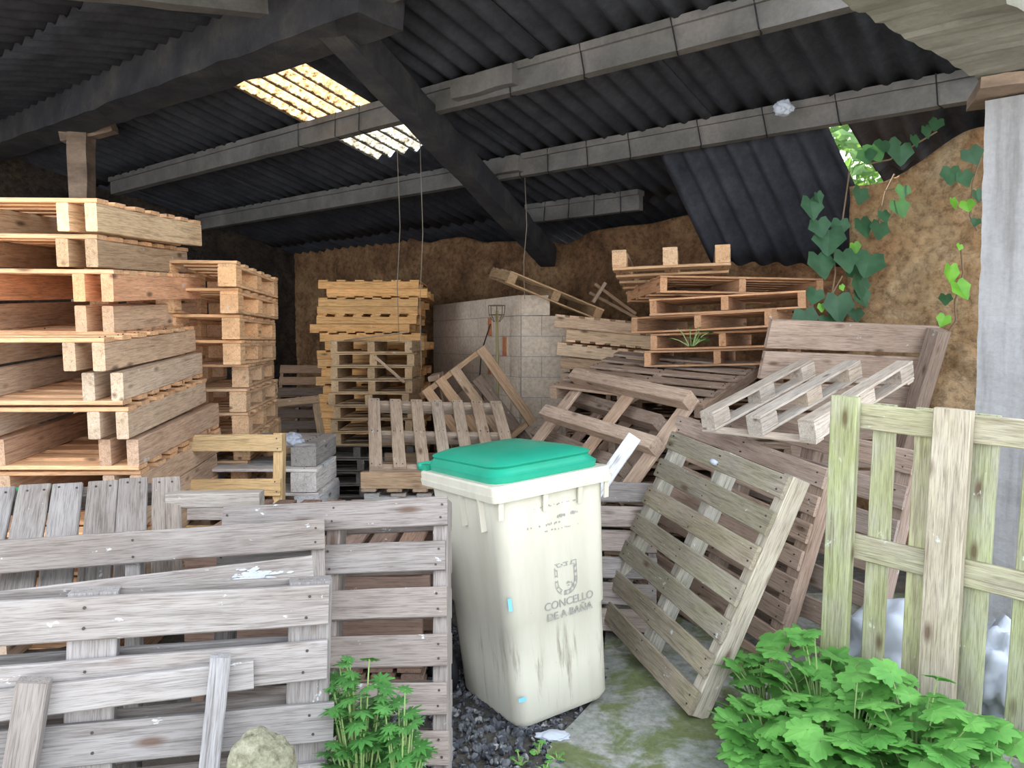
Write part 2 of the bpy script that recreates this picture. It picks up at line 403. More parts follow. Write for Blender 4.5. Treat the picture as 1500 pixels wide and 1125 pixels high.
def roof():
    V = []; Fc = []
    def add(*a, **k):
        v, f = corr(*a, **k); n = len(V); V.extend(v); Fc.extend([tuple(i+n for i in q) for q in f])
    rows = [(3.0, 4.38, 1.25), (4.28, 5.64, 0.62), (5.54, 6.86, 0.30), (6.76, 8.35, 0.3)]
    for ri, (q0, q1, um) in enumerate(rows):
        u = um; k = 0
        while u < 10.2:
            u1 = u+0.93
            segs = [(u, u1)]
            if ri in (0, 1):                               # opening with the translucent sheets
                segs = [(a, b) for a, b in ((u, min(u1, 4.80)), (max(u, 5.66), u1)) if b-a > .02] if (u < 5.66 and u1 > 4.80) else segs
            if ri >= 2:
                segs = [(a, b) for a, b in ((u, min(u1, 1.56)), (max(u, 2.1), u1)) if b-a > .02] if (u < 2.1 and u1 > 1.56) else segs
            for a, b in segs: add(a, b, q0, q1, rp, 0.055+.012*(k % 2), 0.035+.012*(k % 2), edge=0.05)
            if ri in (0, 1) and u < 5.66 and u1 > 4.80:
                for a, b in segs: pass
            u += 0.885; k += 1
    add(4.80, 5.66, 3.0, 3.5, rp, 0.06, 0.05); add(4.80, 5.66, 5.08, 5.64, rp, 0.04, 0.04)
    for (q0, q1) in ((0.5, 1.3), (1.25, 2.15), (2.1, 3.08)):
        add(1.3, 10.2, q0, q1, rp, 0.04, 0.06)  # front slope, extended out of view over the foreground to hold back sky light
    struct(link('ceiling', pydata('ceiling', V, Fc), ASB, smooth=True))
    # translucent sheets
    m, t, b, o = mat('translucent_sheet')
    tc = N(t, 'ShaderNodeTexCoord'); n = noise_n(t, tc.outputs['Object'], 26, 8, 0.8)
    c = ramp(t, n, [(0.38, (0.16, 0.11, 0.07)), (0.46, (0.72, 0.62, 0.48)), (0.6, (0.95, 0.91, 0.84))])
    dt = N(t, 'ShaderNodeVectorMath', operation='DOT_PRODUCT'); t.links.new(tc.outputs['Object'], dt.inputs[0]); dt.inputs[1].default_value = (PV.x*2*PI/.177, PV.y*2*PI/.177, 0)
    sn = N(t, 'ShaderNodeMath', operation='SINE'); t.links.new(dt.outputs['Value'], sn.inputs[0])
    ad = N(t, 'ShaderNodeMath', operation='MULTIPLY_ADD'); t.links.new(n, ad.inputs[0]); ad.inputs[1].default_value = 1.6; t.links.new(sn.outputs[0], ad.inputs[2])
    c = mix(t, ramp(t, ad.outputs[0], [(0.0, (0.85,)*3), (0.12, (0,)*3)]), c, (0.06, 0.05, 0.04))
    oi = N(t, 'ShaderNodeObjectInfo'); c = mix(t, 1.0, c, oi.outputs['Color'], 'MULTIPLY')
    tr = N(t, 'ShaderNodeBsdfTranslucent'); t.links.new(c, tr.inputs[0]); t.links.new(c, b.inputs['Base Color'])
    mx = N(t, 'ShaderNodeMixShader'); mx.inputs[0].default_value = 0.8
    t.links.new(b.outputs[0], mx.inputs[1]); t.links.new(tr.outputs[0], mx.inputs[2]); t.links.new(mx.outputs[0], o.inputs[0])
    for (q0, q1, lab) in ((3.44, 4.28, 'glowing translucent corrugated roof sheet above the upper purlin, next to the ridge beam'), (4.34, 5.12, 'white translucent corrugated roof sheet below the purlin, the lower of the two')):
        v, f = corr(4.78, 5.68, q0, q1, rp, 0.05, 0.045, edge=0.12)
        sk = tag(link('skylight_sheet', pydata('skylight', v, f), m, smooth=True), lab, 'roof sheet', 'translucent roof sheets')
        sk.color = (0.74, 0.68, 0.60, 1) if q0 < 4 else (0.58, 0.64, 0.72, 1)
    # sheet fallen from the lower rows
    def hang(u, q, dz): # q: 0 top .. 1 bottom
        a = rp(u, 5.66, -.05); d = Vector((0.40, 0.30, -0.62)); s = Vector((0.10*(2.65-u), -.05, -0.06*(2.65-u)))
        return a+d*q*1.45+s*q+Vector((-.485, -.62, -.61))*dz*1.0
    v, f = corr(1.62, 2.95, 0, 1, hang, 0, 0, nq=6, edge=0.03, amp=.035)
    tag(link('fallen_roof_sheet', pydata('fallen', v, f), ASB, smooth=True), 'grey corrugated roof sheet slipped down below the lower purlin, beside the ivy wall', 'roof sheet')
roof()

CONC = simple('grey_concrete', (0.30, 0.30, 0.29), 0.9, 6, 0.25, 0.3)
def stainy(name, a, b2, c3, sc):
    m, t, b, o = mat(name)
    tc = N(t, 'ShaderNodeTexCoord'); n = noise_n(t, mapping(t, tc.outputs['Object'], sc), 1.0, 6, 0.65); f = noise_n(t, tc.outputs['Object'], 40, 5, 0.7)
    c = ramp(t, n, [(0.3, a), (0.5, b2), (0.7, c3)]); c = mix(t, 0.5, c, ramp(t, f, [(0.3, (0.75,)*3), (0.7, (1.12,)*3)]), 'MULTIPLY')
    t.links.new(c, b.inputs['Base Color']); bump(t, b, f, 0.35, 0.008); return m
POSTM2 = stainy('stained_render', (0.17, 0.165, 0.165), (0.27, 0.27, 0.28), (0.33, 0.33, 0.345), (0.8, 9, 9))
SOFFIT = stainy('mossy_soffit', (0.12, 0.117, 0.09), (0.18, 0.175, 0.145), (0.25, 0.245, 0.21), (2, 2, 2))
PURL = stainy('concrete_purlin', (0.085, 0.08, 0.077), (0.13, 0.125, 0.12), (0.19, 0.175, 0.165), (3, 3, 3))
DBEAM = stainy('dark_beam', (0.018, 0.018, 0.022), (0.035, 0.035, 0.04), (0.065, 0.062, 0.058), (3, 3, 3))  # near-black mottled tones for the ridge beam and long rafter
OLDT = stainy('old_timber', (0.12, 0.09, 0.07), (0.22, 0.16, 0.12), (0.32, 0.24, 0.18), (3, 3, 9))
IRON = simple('black_wire', (0.015, 0.015, 0.018), 0.6)

def beam_mesh(a, b, w_, h, rough=0.006, seg=0.12, bm=None, ragged=0.0):
    """rectangular bar from a to b: w_ wide (horizontal), h tall, uneven surface"""
    a = Vector(a); b = Vector(b); d = (b-a).normalized(); s = d.cross(Vector((0, 0, 1))).normalized(); u = s.cross(d).normalized()
    n = max(2, int((b-a).length/seg)); own = bm is None
    if own: bm = bmesh.new()
    rings = []
    prof = [(-.5, -.5), (0, -.5), (.5, -.5), (.5, 0), (.5, .5), (0, .5), (-.5, .5), (-.5, 0)]
    for i in range(n+1):
        p = a.lerp(b, i/n); r = []
        for (x, y) in prof:
            q = p+s*x*w_+u*y*h; nn = noise.noise_vector(q*5)*rough+noise.noise_vector(q*21)*rough*ragged
            r.append(bm.verts.new(q+nn))
        rings.append(r)
    for i in range(n):
        for k in range(8): bm.faces.new((rings[i][k], rings[i][(k+1) % 8], rings[i+1][(k+1) % 8], rings[i+1][k]))
    bm.faces.new(rings[0][::-1]); bm.faces.new(rings[-1])
    bmesh.ops.recalc_face_normals(bm, faces=bm.faces)
    return mesh_from(bm, 'beam') if own else None
def tube(pts, r, sides=6, bm=None):
    own = bm is None
    if own: bm = bmesh.new()
    pts = [Vector(p) for p in pts]; prev = None
    for i, p in enumerate(pts):
        d = ((pts[min(i+1, len(pts)-1)]-pts[max(i-1, 0)])).normalized()
        s = d.orthogonal().normalized() if prev is None else (prev[1]-d*prev[1].dot(d)).normalized()
        t2 = d.cross(s); rr = r[i] if isinstance(r, (list, tuple)) else r
        ring = [bm.verts.new(p+(s*math.cos(k*2*PI/sides)+t2*math.sin(k*2*PI/sides))*rr) for k in range(sides)]
        if prev:
            for k in range(sides): bm.faces.new((prev[0][k], prev[0][(k+1) % sides], ring[(k+1) % sides], ring[k]))
        else: bm.faces.new(ring[::-1])
        prev = (ring, s)
    bm.faces.new(prev[0])
    return mesh_from(bm, 'tube') if own else None

def purlin(q, ua, ub, label, ties, corbel=None):
    dz = -0.075
    t = thing('roof_purlin', label, 'roof beam', rp(ua, q, dz), group='concrete purlins under the roof sheets')
    o0 = rp(ua, q, dz)
    # two runs of beam, an upper flange and a lower web
    link('web', beam_mesh(rp(ua, q, dz)-o0, rp(ub, q, dz)-o0, 0.085, 0.15, 0.003, 0.25), PURL, t)
    link('flange', beam_mesh(rp(ua, q, 0.015)-o0, rp(ub, q, 0.015)-o0, 0.135, 0.05, 0.003, 0.25), PURL, t)
    for u in ties:
        c = rp(u, q, dz)-o0; n = Vector((QV.x, QV.y, 0)); pts = [c-n*.07+Vector((0, 0, .12)), c-n*.052+Vector((0, 0, -.07)), c+Vector((0, 0, -.086)), c+n*.052+Vector((0, 0, -.07)), c+n*.07+Vector((0, 0, .12))]
        pts = [p+Vector((PV.x, PV.y, 0))*0.02*math.sin(i*2.1+u) for i, p in enumerate(pts)]
        link('wire_tie', tube(pts, 0.0045), IRON, t)
    if corbel:
        link('corbel', beam_mesh(rp(corbel-.28, q-.04, -.06)-o0, rp(corbel+.28, q-.04, -.06)-o0, 0.16, 0.13, 0.012, 0.06), PURL, t)
    return t
purlin(4.30, 0.98, 9.3, 'long concrete purlin passing just below the glowing roof sheet', [1.6, 2.1, 2.75, 3.35, 4.9, 5.2, 5.7], 3.55)
purlin(5.54, 0.62, 9.6, 'long concrete purlin wired to the roof, second up from the back wall', [0.9, 1.5, 2.0, 2.5, 3.1, 3.5, 3.9, 4.2], 4.45)
purlin(6.62, 3.6, 4.95, 'short concrete purlin right above the back wall, lowest of the purlins', [3.8, 4.1, 4.4, 4.7])
purlin(3.12, 1.3, 3.4, 'concrete purlin at the top edge of the view, nearest the ridge', [2.0, 2.6])
tag(link('roof_rafter', beam_mesh((-1.12, 4.65, 3.52), (0.42, 8.75, 2.50), 0.17, 0.22, 0.008, .12, ragged=1), DBEAM), 'dark rough rafter slanting down to the back wall under the purlins', 'roof beam')
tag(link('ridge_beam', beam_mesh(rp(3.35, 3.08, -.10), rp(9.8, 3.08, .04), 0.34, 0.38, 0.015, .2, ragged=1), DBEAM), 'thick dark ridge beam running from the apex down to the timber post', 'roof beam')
tag(link('roof_rafter', beam_mesh(rp(4.5, 1.0, -.02), rp(4.25, 2.95, -.02), 0.10, 0.12, 0.006, .15), PURL), 'pale edged rafter at the top left corner, under the front roof slope', 'roof beam')
p0 = Vector((-4.03, 7.22, 0))
pt = thing('timber_post', 'dark old timber post holding the ridge beam behind the tall pallet stack', 'post', p0)
link('shaft', beam_mesh((0, 0, -.02), (0.03, 0.001, 3.50), 0.17, 0.17, 0.012, .2, ragged=1), OLDT, pt)
link('bracket', beam_mesh((-.14, 0, 3.44), (.34, 0, 3.53), 0.12, 0.1, 0.012, .06, ragged=1), OLDT, pt)

# tie beam and post at the right
bd = Vector((0.77, 0.64, 0)).normalized(); bn = Vector((0.64, -0.77, 0)).normalized()
e0 = Vector((2.39, 3.94, 0))
tag(link('tie_beam', beam_mesh(e0+bd*1.2+bn*.205+Vector((0, 0, 3.0)), e0-bd*3.6+bn*.205+Vector((0, 0, 3.0)), 0.41, 0.30, 0.012, .05, ragged=1.2), SOFFIT), 'wide grey concrete tie beam crossing the top right corner above the post', 'beam')
pr = thing('concrete_post', 'pale rendered concrete post at the right edge, streaked with stains', 'post', (2.665, 3.95, 0))
sh = link('shaft', beam_mesh((-.02, 0, 0), (2.77, 0, 0), 0.42, 0.34, 0.006, .06, ragged=1), POSTM2, pr)
sh.rotation_euler = Matrix(((0, .8, .6), (0, -.6, .8), (1, 0, 0))).to_euler()
tag(link('timber_pad', beam_mesh((2.36, 3.99, 2.81), (3.0, 3.72, 2.81), 0.40, 0.055, 0.006, .05, ragged=1), OLDT), 'weathered timber pad on top of the concrete post', 'board')

# ------------------------------------------------------------------ pallet stacks
# tall left stack: outer stringers face right
S1 = [(-.004, -2.571, 4.179), (.0668, -2.633, 4.168), (.0575, -2.568, 4.193), (.0631, -2.684, 4.402), (.0644, -2.539, 4.033), (.0936, -2.51, 4.086), (.092, -2.502, 4.109), (.0579, -2.475, 4.208), (.0517, -2.488, 4.265)]
C1 = [(0.732, 0.552, 0.356, 1), (0.488, 0.333, 0.205, 1), (0.659, 0.345, 0.194, 1), (0.537, 0.391, 0.27, 1), (0.512, 0.38, 0.27, 1), (0.549, 0.425, 0.313, 1), (0.525, 0.414, 0.313, 1), (0.512, 0.345, 0.238, 1), (0.549, 0.402, 0.292, 1)]
look1 = ['pale grey edged', 'dull brown', 'reddish edged', 'grey brown', 'brown', 'light grey edged', 'grey', 'mottled flaking', 'grey brown', 'dark', 'dark', 'dark', 'dark', 'dark']
FL = [0, 0, 0, 1, 0, 1, 0, 1, 0, 1, 0, 1, 0, 1]
for i in range(14):
    a, x, y = S1[i] if i < 9 else (0.05, -2.5+0.02*math.sin(i), 4.2)
    z = 2.103-.1615*i
    lift = 0.066
    pallet('wooden_pallet', look1[i]+' pallet, '+ORD[i]+' in the tall stack at the left edge', 'pallets of the tall left stack', (x, y, z), (lift, .006, a),
           1.3, 1.19, 0.152, nd=7, wd=0.105, td=.022, ts=0.055, bottom=None, flip=bool(FL[i]), col=(0.68, 0.42, 0.24, 1), col2=C1[min(i, 8)], dbl=True, seed=i)
S2 = [(.1101, -2.116, 5.125), (.1147, -2.13, 5.179), (.1342, -2.164, 5.25), (.1331, -2.19, 5.33), (.1748, -2.248, 5.55), (.1423, -2.225, 5.50), (.1541, -2.22, 5.50)]
for i in range(13):
    a, x, y = S2[i] if i < 7 else (0.14, -2.22+.015*math.sin(i*2), 5.5)
    pallet('block_pallet', 'yellowish block pallet, '+ORD[i]+' in the second stack from the left', 'block pallets of the second stack', (x, y, 1.874-.1561*i), (0, 0, a),
           0.842, 1.264, 0.152, nd=6, wd=0.1, td=.02, sup='block', ts=0.105, col=(0.74, 0.47, 0.265, 1) if i < 4 else (0.66, 0.44, 0.27, 1), seed=40+i)
# far centre stack of one-sided pallets, long stringers to the front
off3 = [(0, 0), (11, .02), (1, 0), (-3, .05), (-4, -.03), (-12, 0), (0, 0), (9, .05), (-3, .02), (-4, 0), (4, 0), (-6, .02)]
for i in range(23):
    dx = off3[i][0]*0.0075 if i < 12 else 0.03*math.sin(i*1.7)
    pallet('wooden_pallet', 'orange pallet, '+ORD[min(i, 22)]+' in the far centre stack against the back wall', 'orange pallets of the far centre stack', (-1.567+dx, 8.86, 2.125-.0963*i), (0, 0, 0.03*math.sin(i*2.3)),
           1.095, 0.92, 0.0945, nd=6, wd=0.1, td=.016, ts=0.04, flip=bool(i % 2), swap=True, col=(0.72, 0.42, 0.18, 1), seed=80+i, nails=False)
# closer centre stack, open ends to the front
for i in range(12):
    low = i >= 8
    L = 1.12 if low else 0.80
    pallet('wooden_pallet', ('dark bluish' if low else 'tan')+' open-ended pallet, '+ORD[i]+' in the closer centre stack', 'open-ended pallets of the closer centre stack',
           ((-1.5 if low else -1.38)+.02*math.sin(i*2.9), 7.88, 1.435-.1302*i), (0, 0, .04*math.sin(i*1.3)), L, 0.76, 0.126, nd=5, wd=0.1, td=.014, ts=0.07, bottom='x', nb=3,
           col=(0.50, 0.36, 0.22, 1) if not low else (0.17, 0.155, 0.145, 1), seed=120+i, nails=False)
b = thing('loose_lath', 'thin lath slanting across the open ends of the closer centre stack', 'lath', (-1.19, 7.47, 1.27))
board(b, 'strip', (0, 0, 0), (0.36, .03, .015), rot=(PI/2, 0.72, 0), color=TAN)
b = thing('loose_lath', 'long thin board lying on top of the closer centre stack, one end raised', 'lath', (-1.33, 7.50, 1.60))
board(b, 'strip', (0, 0, 0), (0.62, .09, .012), rot=(0, -0.13, 0.1), color=TAN)
# leaning dark pallet by the back wall
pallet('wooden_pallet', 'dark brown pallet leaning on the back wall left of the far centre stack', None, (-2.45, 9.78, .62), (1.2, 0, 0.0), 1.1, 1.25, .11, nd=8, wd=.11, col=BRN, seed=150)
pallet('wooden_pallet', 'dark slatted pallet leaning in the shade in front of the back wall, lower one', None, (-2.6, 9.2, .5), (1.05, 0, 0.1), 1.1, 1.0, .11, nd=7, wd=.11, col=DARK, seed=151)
# broken open frame
pallet('open_pallet', 'brown open pallet frame leaning over, most of its boards gone', None, (-2.076, 6.86, .51), (.7858, -.074, .3539), .8, 1.2, .1, nd=3, wd=.09, ns=2, ts=.06, col=(0.33, 0.24, 0.16, 1), seed=152)
# upright new-wood pallet
pallet('wooden_pallet', 'yellow new-wood pallet standing upright below the second stack', None, (-1.745, 4.44, .50), (PI/2-.10, 0, .03), .82, 1.02, .10, nd=8, wd=.10, ts=.055, ns=2, missing=(6,), col=(0.60, 0.42, 0.22, 1), col2=(0.60, 0.42, 0.22, 1), seed=153, odd={4: WHITE})
# white ended pallets
for i, (z, cc) in enumerate(((.75, LGREY), (.60, WHITE), (.45, WHITE), (.30, TAN), (.15, TAN), (0.0, TAN))):
    pallet('wooden_pallet', ['greyish pallet end, topmost of the low white-ended stack', 'white-painted pallet end, second in the low white-ended stack', 'white pallet end, third in the low white-ended stack', 'brown pallet, fourth in the low white-ended stack', 'pallet second from the ground in the low white-ended stack', 'bottom pallet of the low white-ended stack'][i],
           'pallets of the low white-ended stack', (-1.70+.02*i, 5.0+.08*(i == 0), z+.01), (0, 0, .0), .92, .55, .145, nd=5, wd=.12, td=.02, ts=.16, ns=2, swap=False, col=cc, col2=cc, seed=160+i)
# slatted pallet tipped on its low stack
pallet('wooden_pallet', 'grey slatted pallet tipped up on the low stack behind the bin', None, (-.514, 5.418, .831), (.043, -.5107, 1.7586), .8, 1.0, .1, nd=7, wd=.085, td=.018, ts=.05, col=(0.42, 0.33, 0.255, 1), seed=170)
for i, (z, cc) in enumerate(((.57, TAN), (.43, LGREY), (.29, TAN), (.15, GREY), (.01, GREY))):
    pallet('wooden_pallet', ['tan pallet edge, topmost', 'whitish pallet edge, second', 'tan pallet edge, third', 'grey pallet, second from the ground', 'grey bottom pallet'][i]+' in the low stack behind the bin',
           'pallets of the low stack behind the bin', (-.50+.012*i, 5.38, z), (0, 0, .02*i-.02), .95, .9, .128, nd=6, wd=.1, ts=.06, swap=True, flip=bool((i+1) % 2), col=cc, seed=171+i)

# ------------------------------------------------------------------ right heap
pallet('block_pallet', 'upturned block pallet with three blocks showing, topmost of the splayed stack', 'pallets of the splayed right stack', (1.231, 5.881, 2.0), (-.0914, -.0243, -.2368), .8, 1.2, .144, nd=5, wd=.1, sup='block', ts=.1, flip=True, col=(0.50, 0.33, 0.20, 1), seed=180)
S5 = [(1.604, 5.993, 1.878, -.02, .0117, .0842), (1.68, 5.80, 1.755, 0, -.034, -.43), (1.60, 5.84, 1.628, 0, -.034, -.66), (1.72, 5.87, 1.501, 0, -.034, -.50), (1.66, 5.95, 1.374, 0, -.034, -.40)]
for i, (x, y, z, a, b_, c) in enumerate(S5):
    pallet('wooden_pallet', 'reddish double-faced pallet, '+ORD[i+1]+' in the splayed stack under the ivy', 'pallets of the splayed right stack', (x, y, z), (a, b_, c), 1.2 if i == 0 else 1.07, 1.0 if i == 0 else .88, .122, nd=6, wd=.1, td=.015, ts=.05, ns=3, bottom='x', nb=4, col=(0.50, 0.29, 0.165, 1), seed=181+i, nails=False)
for i in range(9):
    pallet('wooden_pallet', 'brown pallet, '+ORD[i+6]+' in the splayed stack, mostly covered', 'pallets of the splayed right stack', (1.62+.03*math.sin(i), 6.25, 1.235-.1395*i), (0, 0, -.3+.05*math.sin(i*2)), 1.1, .9, .13, nd=6, wd=.1, td=.018, bottom='x', col=BRN, seed=190+i, nails=False)
for i, (x, y, z, b_, c, cc) in enumerate(((.896, 7.376, 1.643, .1, -.33, (0.66, 0.46, 0.31, 1)), (1.012, 7.405, 1.513, .09, -.347, (0.74, 0.54, 0.35, 1)), (.92, 7.34, 1.383, .1, -.34, (0.74, 0.54, 0.36, 1)), (.95, 7.38, 1.25, .08, -.3, TAN), (.95, 7.38, 1.12, .04, -.3, TAN))):
    pallet('wooden_pallet', 'cream pallet edge, '+ORD[i]+' in the stack right of the block wall', 'pallets beside the block wall', (x, y, z), (0, b_, c), .8, .8, .12, nd=6, wd=.09, td=.018, ts=.045, swap=True, flip=bool(i % 2), col=cc, seed=200+i)
for i in range(8):
    pallet('wooden_pallet', 'brown pallet, '+ORD[i+5]+' in the stack right of the block wall', 'pallets beside the block wall', (1.0, 7.36, .98-.135*i), (0, 0.0, -.3), .8, .8, .125, nd=5, wd=.09, td=.018, bottom='x', col=BRN, seed=206+i, nails=False)
pallet('wooden_pallet', 'tilted orange pallet resting on top of the block wall', None, (.30, 7.85, 1.99), (.137, .361, .249), 1.0, 1.0, .12, nd=5, wd=.08, td=.016, bottom='x', nb=3, ns=3, ts=.08, col=(0.42, 0.28, 0.16, 1), seed=215)
fr = thing('broken_pallet_end', 'splintered slats crossing each other behind the block wall, beside the tilted pallet', 'broken pallet', (1.0, 7.45, 1.9))
board(fr, 'slat', (0, 0, .06), (0.5, .05, .03), rot=(0, .62, .1), color=BRN); board(fr, 'slat', (-.16, -.03, .12), (0.22, .05, .03), rot=(0, -1.0, .1), color=TAN); board(fr, 'slat', (.02, .04, -.02), (0.6, .06, .03), rot=(0, .5, -.1), color=BRN)
# wide lying pallet
pallet('wooden_pallet', 'grey brown pallet lying nearly flat below the splayed stack', None, (1.06, 5.62, 1.215), (.2433, .062, -.6717), 1.2, 1.0, .1, nd=6, wd=.095, td=.02, ts=.06, col=(0.36, 0.27, 0.21, 1), seed=220)
for i in range(6):
    pallet('wooden_pallet', 'brown pallet lying under the heap, '+ORD[i]+' of its column', 'pallets buried under the heap', (1.35+.05*math.sin(i*2), 5.3+.04*math.cos(i*3),   .76-.15*i), (0, 0, -.35+.12*math.sin(i*1.9)), 1.15, .95, .14, nd=6, wd=.1, bottom='x', col=(0.30, 0.22, 0.165, 1), seed=222+i, nails=False)
# thick-railed pallets leaning (underside to us)
pallet('wooden_pallet', 'brown pallet with three thick rails, leaning back behind the bin lid', None, (.515, 4.938, 1.019), (-3.0154, -.8264, .4331), .8, 1.2, .115, nd=3, wd=.11, td=.025, ts=.09, col=(0.48, 0.355, 0.27, 1), seed=230, nails=False)
pallet('wooden_pallet', 'second thick-railed brown pallet leaning behind the first, further left', None, (.42, 5.30, .83), (-3.03, -.80, .36), .85, 1.2, .115, nd=4, wd=.11, td=.025, ts=.09, col=(0.31, 0.23, 0.18, 1), seed=231, nails=False)
pallet('wooden_pallet', 'grey closely boarded pallet leaning behind the bin and under the thick-railed ones', None, (.40, 4.18, .36), (1.12, .0, -.15), .78, .80, .12, nd=6, wd=.115, col=(0.30, 0.265, 0.25, 1), seed=232)
wp = thing('white_board', 'single white-painted board leaning right behind the bin rim', 'board', (.47, 3.98, .80))
board(wp, 'plank', (0, 0, 0), (.62, .075, .03), rot=(1.2, -.95, .15), color=(0.66, 0.67, 0.72, 1), a=.02)
# three-runner pallet
M = Euler((-.0063, -.2728, .6558)).to_matrix()
t = pallet('block_pallet', 'upturned pallet with three bare grey runners slanting up to the right', None, Vector((0, 0, 1.55))+(Vector((1.947, 4.991, 1.121))-Vector((0, 0, 1.55)))*.82, (-.0063, -.2728, .6558), 0.985, .66, .118, nd=2, wd=.07, td=.014, sup='block', ts=.085, flip=True, swap=True, col=(0.46, 0.41, 0.36, 1), seed=240, nails=False)
# plank panel behind the gate
k = 1.17
t = pallet('plank_pallet', 'broad-boarded brown pallet leaning on the ivy wall behind the gate', None, Vector((0, 0, 1.55))+(Vector((1.798, 4.11, 1.13))-Vector((0, 0, 1.55)))*k, (1.2706, -.0357, -2.908), 1.02*k, 1.02*k, .11*k, nd=6, wd=.178, td=.03, ts=.1, skip=(1, 2), col=(0.34, 0.265, 0.22, 1), seed=241, nails=False)
# leaning mossy pallets in front
pallet('wooden_pallet', 'mossy grey slatted pallet leaning steeply on the slab right of the bin', None, (.879, 3.58, .516), (1.1649, .0584, -1.3175), 1.054, 1.054, .105, nd=7, wd=.10, td=.02, ts=.07, col=(0.265, 0.235, 0.195, .65), col2=(0.36, 0.335, 0.295, .85), seed=250)
pallet('wooden_pallet', 'brown pallet leaning right behind the mossy one, only its edges showing', None, (1.20, 4.12, .50), (1.3748, .1514, -1.1017), 1.1, 1.05, .11, nd=8, wd=.10, td=.022, ts=.08, col=(0.38, 0.29, 0.24, 1), seed=251)
pallet('wooden_pallet', 'brown pallet standing between the leaning pallets and the green gate pallet', None, (1.52, 3.98, .55), (1.40, .10, -1.0), 1.1, 1.1, .11, nd=7, wd=.11, td=.022, ts=.08, col=(0.30, 0.24, 0.21, 1), seed=252)
# green gate pallet
def gate():
    R = random.Random(5)
    t = thing('gate_pallet', 'tall greenish pallet standing upright like a gate in front of the concrete post', 'pallet', (1.562, 2.732, .697), (-.8424, -1.5156, -1.5802))
    for y, lab in ((-.39, None), (0, None), (.39, None)):
        board(t, 'upright', (0 if y else -.01, y, .012), (1.24, .105 if y else .125, .042), color=(0.37, 0.375, 0.27, .2) if y < 0 else (0.35, 0.325, 0.28, .8), R=R)
    for x in (.545, .02, -.545):
        board(t, 'rail', (x, 0, .046), (.92, .10, .022), PI/2, color=(0.34, 0.335, 0.275, .6), R=R)
    for y in (-.26, -.105, .09, .25, .41, -.42):
        board(t, 'slat', (0, y, .070), (1.2, .085, .02), color=(0.32, 0.315, 0.24, .35), R=R)
gate()

# ------------------------------------------------------------------ left foreground
F1e = Euler((1.511, .0442, .3049)); F1l = Vector((-1.11, 1.969, .437))
pallet('wooden_pallet', 'big pale grey pallet leaning at the bottom left, nearest of all', None, F1l, F1e, 1.2, .93, .10, nd=6, wd=.108, td=.022, bottom='x', nb=6, ts=.115, col=(0.246, 0.228, 0.221, 1), seed=260, jy=.012)
pallet('wooden_pallet', 'grey pallet leaning right behind the nearest one at the left', None, Vector((0, 0, 1.55))+(Vector((-1.275, 2.542, .429))-Vector((0, 0, 1.55)))*.955, (1.3646, -.0082, .2448), 1.2, .9, .10, nd=5, wd=.1, td=.02, ts=.045, bottom='x', nb=5, col=(0.233, 0.216, 0.209, 1), seed=261)
lb = thing('loose_board', 'grey board with a white paint patch, tilted between the two front left pallets', 'board', (-1.12, 2.28, .80))
board(lb, 'plank', (0, 0, 0), (1.0, .085, .02), rot=(1.40, -.05, .25), color=(0.30, 0.28, 0.275, 1), a=.03)
pm = simple('white_paint', (0.50, 0.53, 0.58), 0.7, 30, 0.1)
bm = bmesh.new(); R = random.Random(2)
for q in range(140):
    a = R.uniform(0, 2*PI); r = abs(R.gauss(0, .5)); cx = .33+.07*r*math.cos(a); cy = max(-.036, min(.036, .026*r*math.sin(a))); r2 = R.uniform(.002, .008)
    bm.faces.new([bm.verts.new((cx+r2*2*math.cos(k)*R.uniform(.6, 1.2), cy+r2*.7*math.sin(k)*R.uniform(.6, 1.2), .0118+.0004*R.random())) for k in range(6)])
link('paint_patch', mesh_from(bm, 'paint'), pm, lb.children[0])
pallet('wooden_pallet', 'grey brown pallet with horizontal boards standing at the left of the bin', None, (-.607, 2.60, .475), (1.2088, -.0579, -.0749), .81, 1.0, .12, nd=7, wd=.1, td=.02, ts=.05, bottom='x', nb=7, col=(0.233, 0.206, 0.193, 1), seed=262)
pallet('wooden_pallet', 'grey pallet with upright slats lying tilted at the far left, under the tall stack', None, (-1.60, 2.58, .78), (.012, -.5697, 1.9822), .62, .86, .1, nd=8, wd=.1, td=.022, ts=.05, ns=2, col=(0.237, 0.214, 0.202, 1), seed=263)
# broken frame in front of the nearest pallet
bf = thing('broken_pallet', 'loose frame of two short uprights and one slanting board leaning on the nearest pallet', 'broken pallet', F1l, F1e)
R = random.Random(9)
board(bf, 'slat', (.06, .222, .112), (.68, .075, .02), rot=(0, 0, .042), color=(0.29, 0.275, 0.27, 1), R=R)
board(bf, 'upright', (.306, .15, .145), (.31, .05, .04), rot=(0, 0, 1.50), color=(0.27, 0.26, 0.262, 1), R=R)
board(bf, 'upright', (-.128, .10, .145), (.36, .07, .05), rot=(0, 0, 1.45), color=(0.23, 0.215, 0.21, 1), R=R)

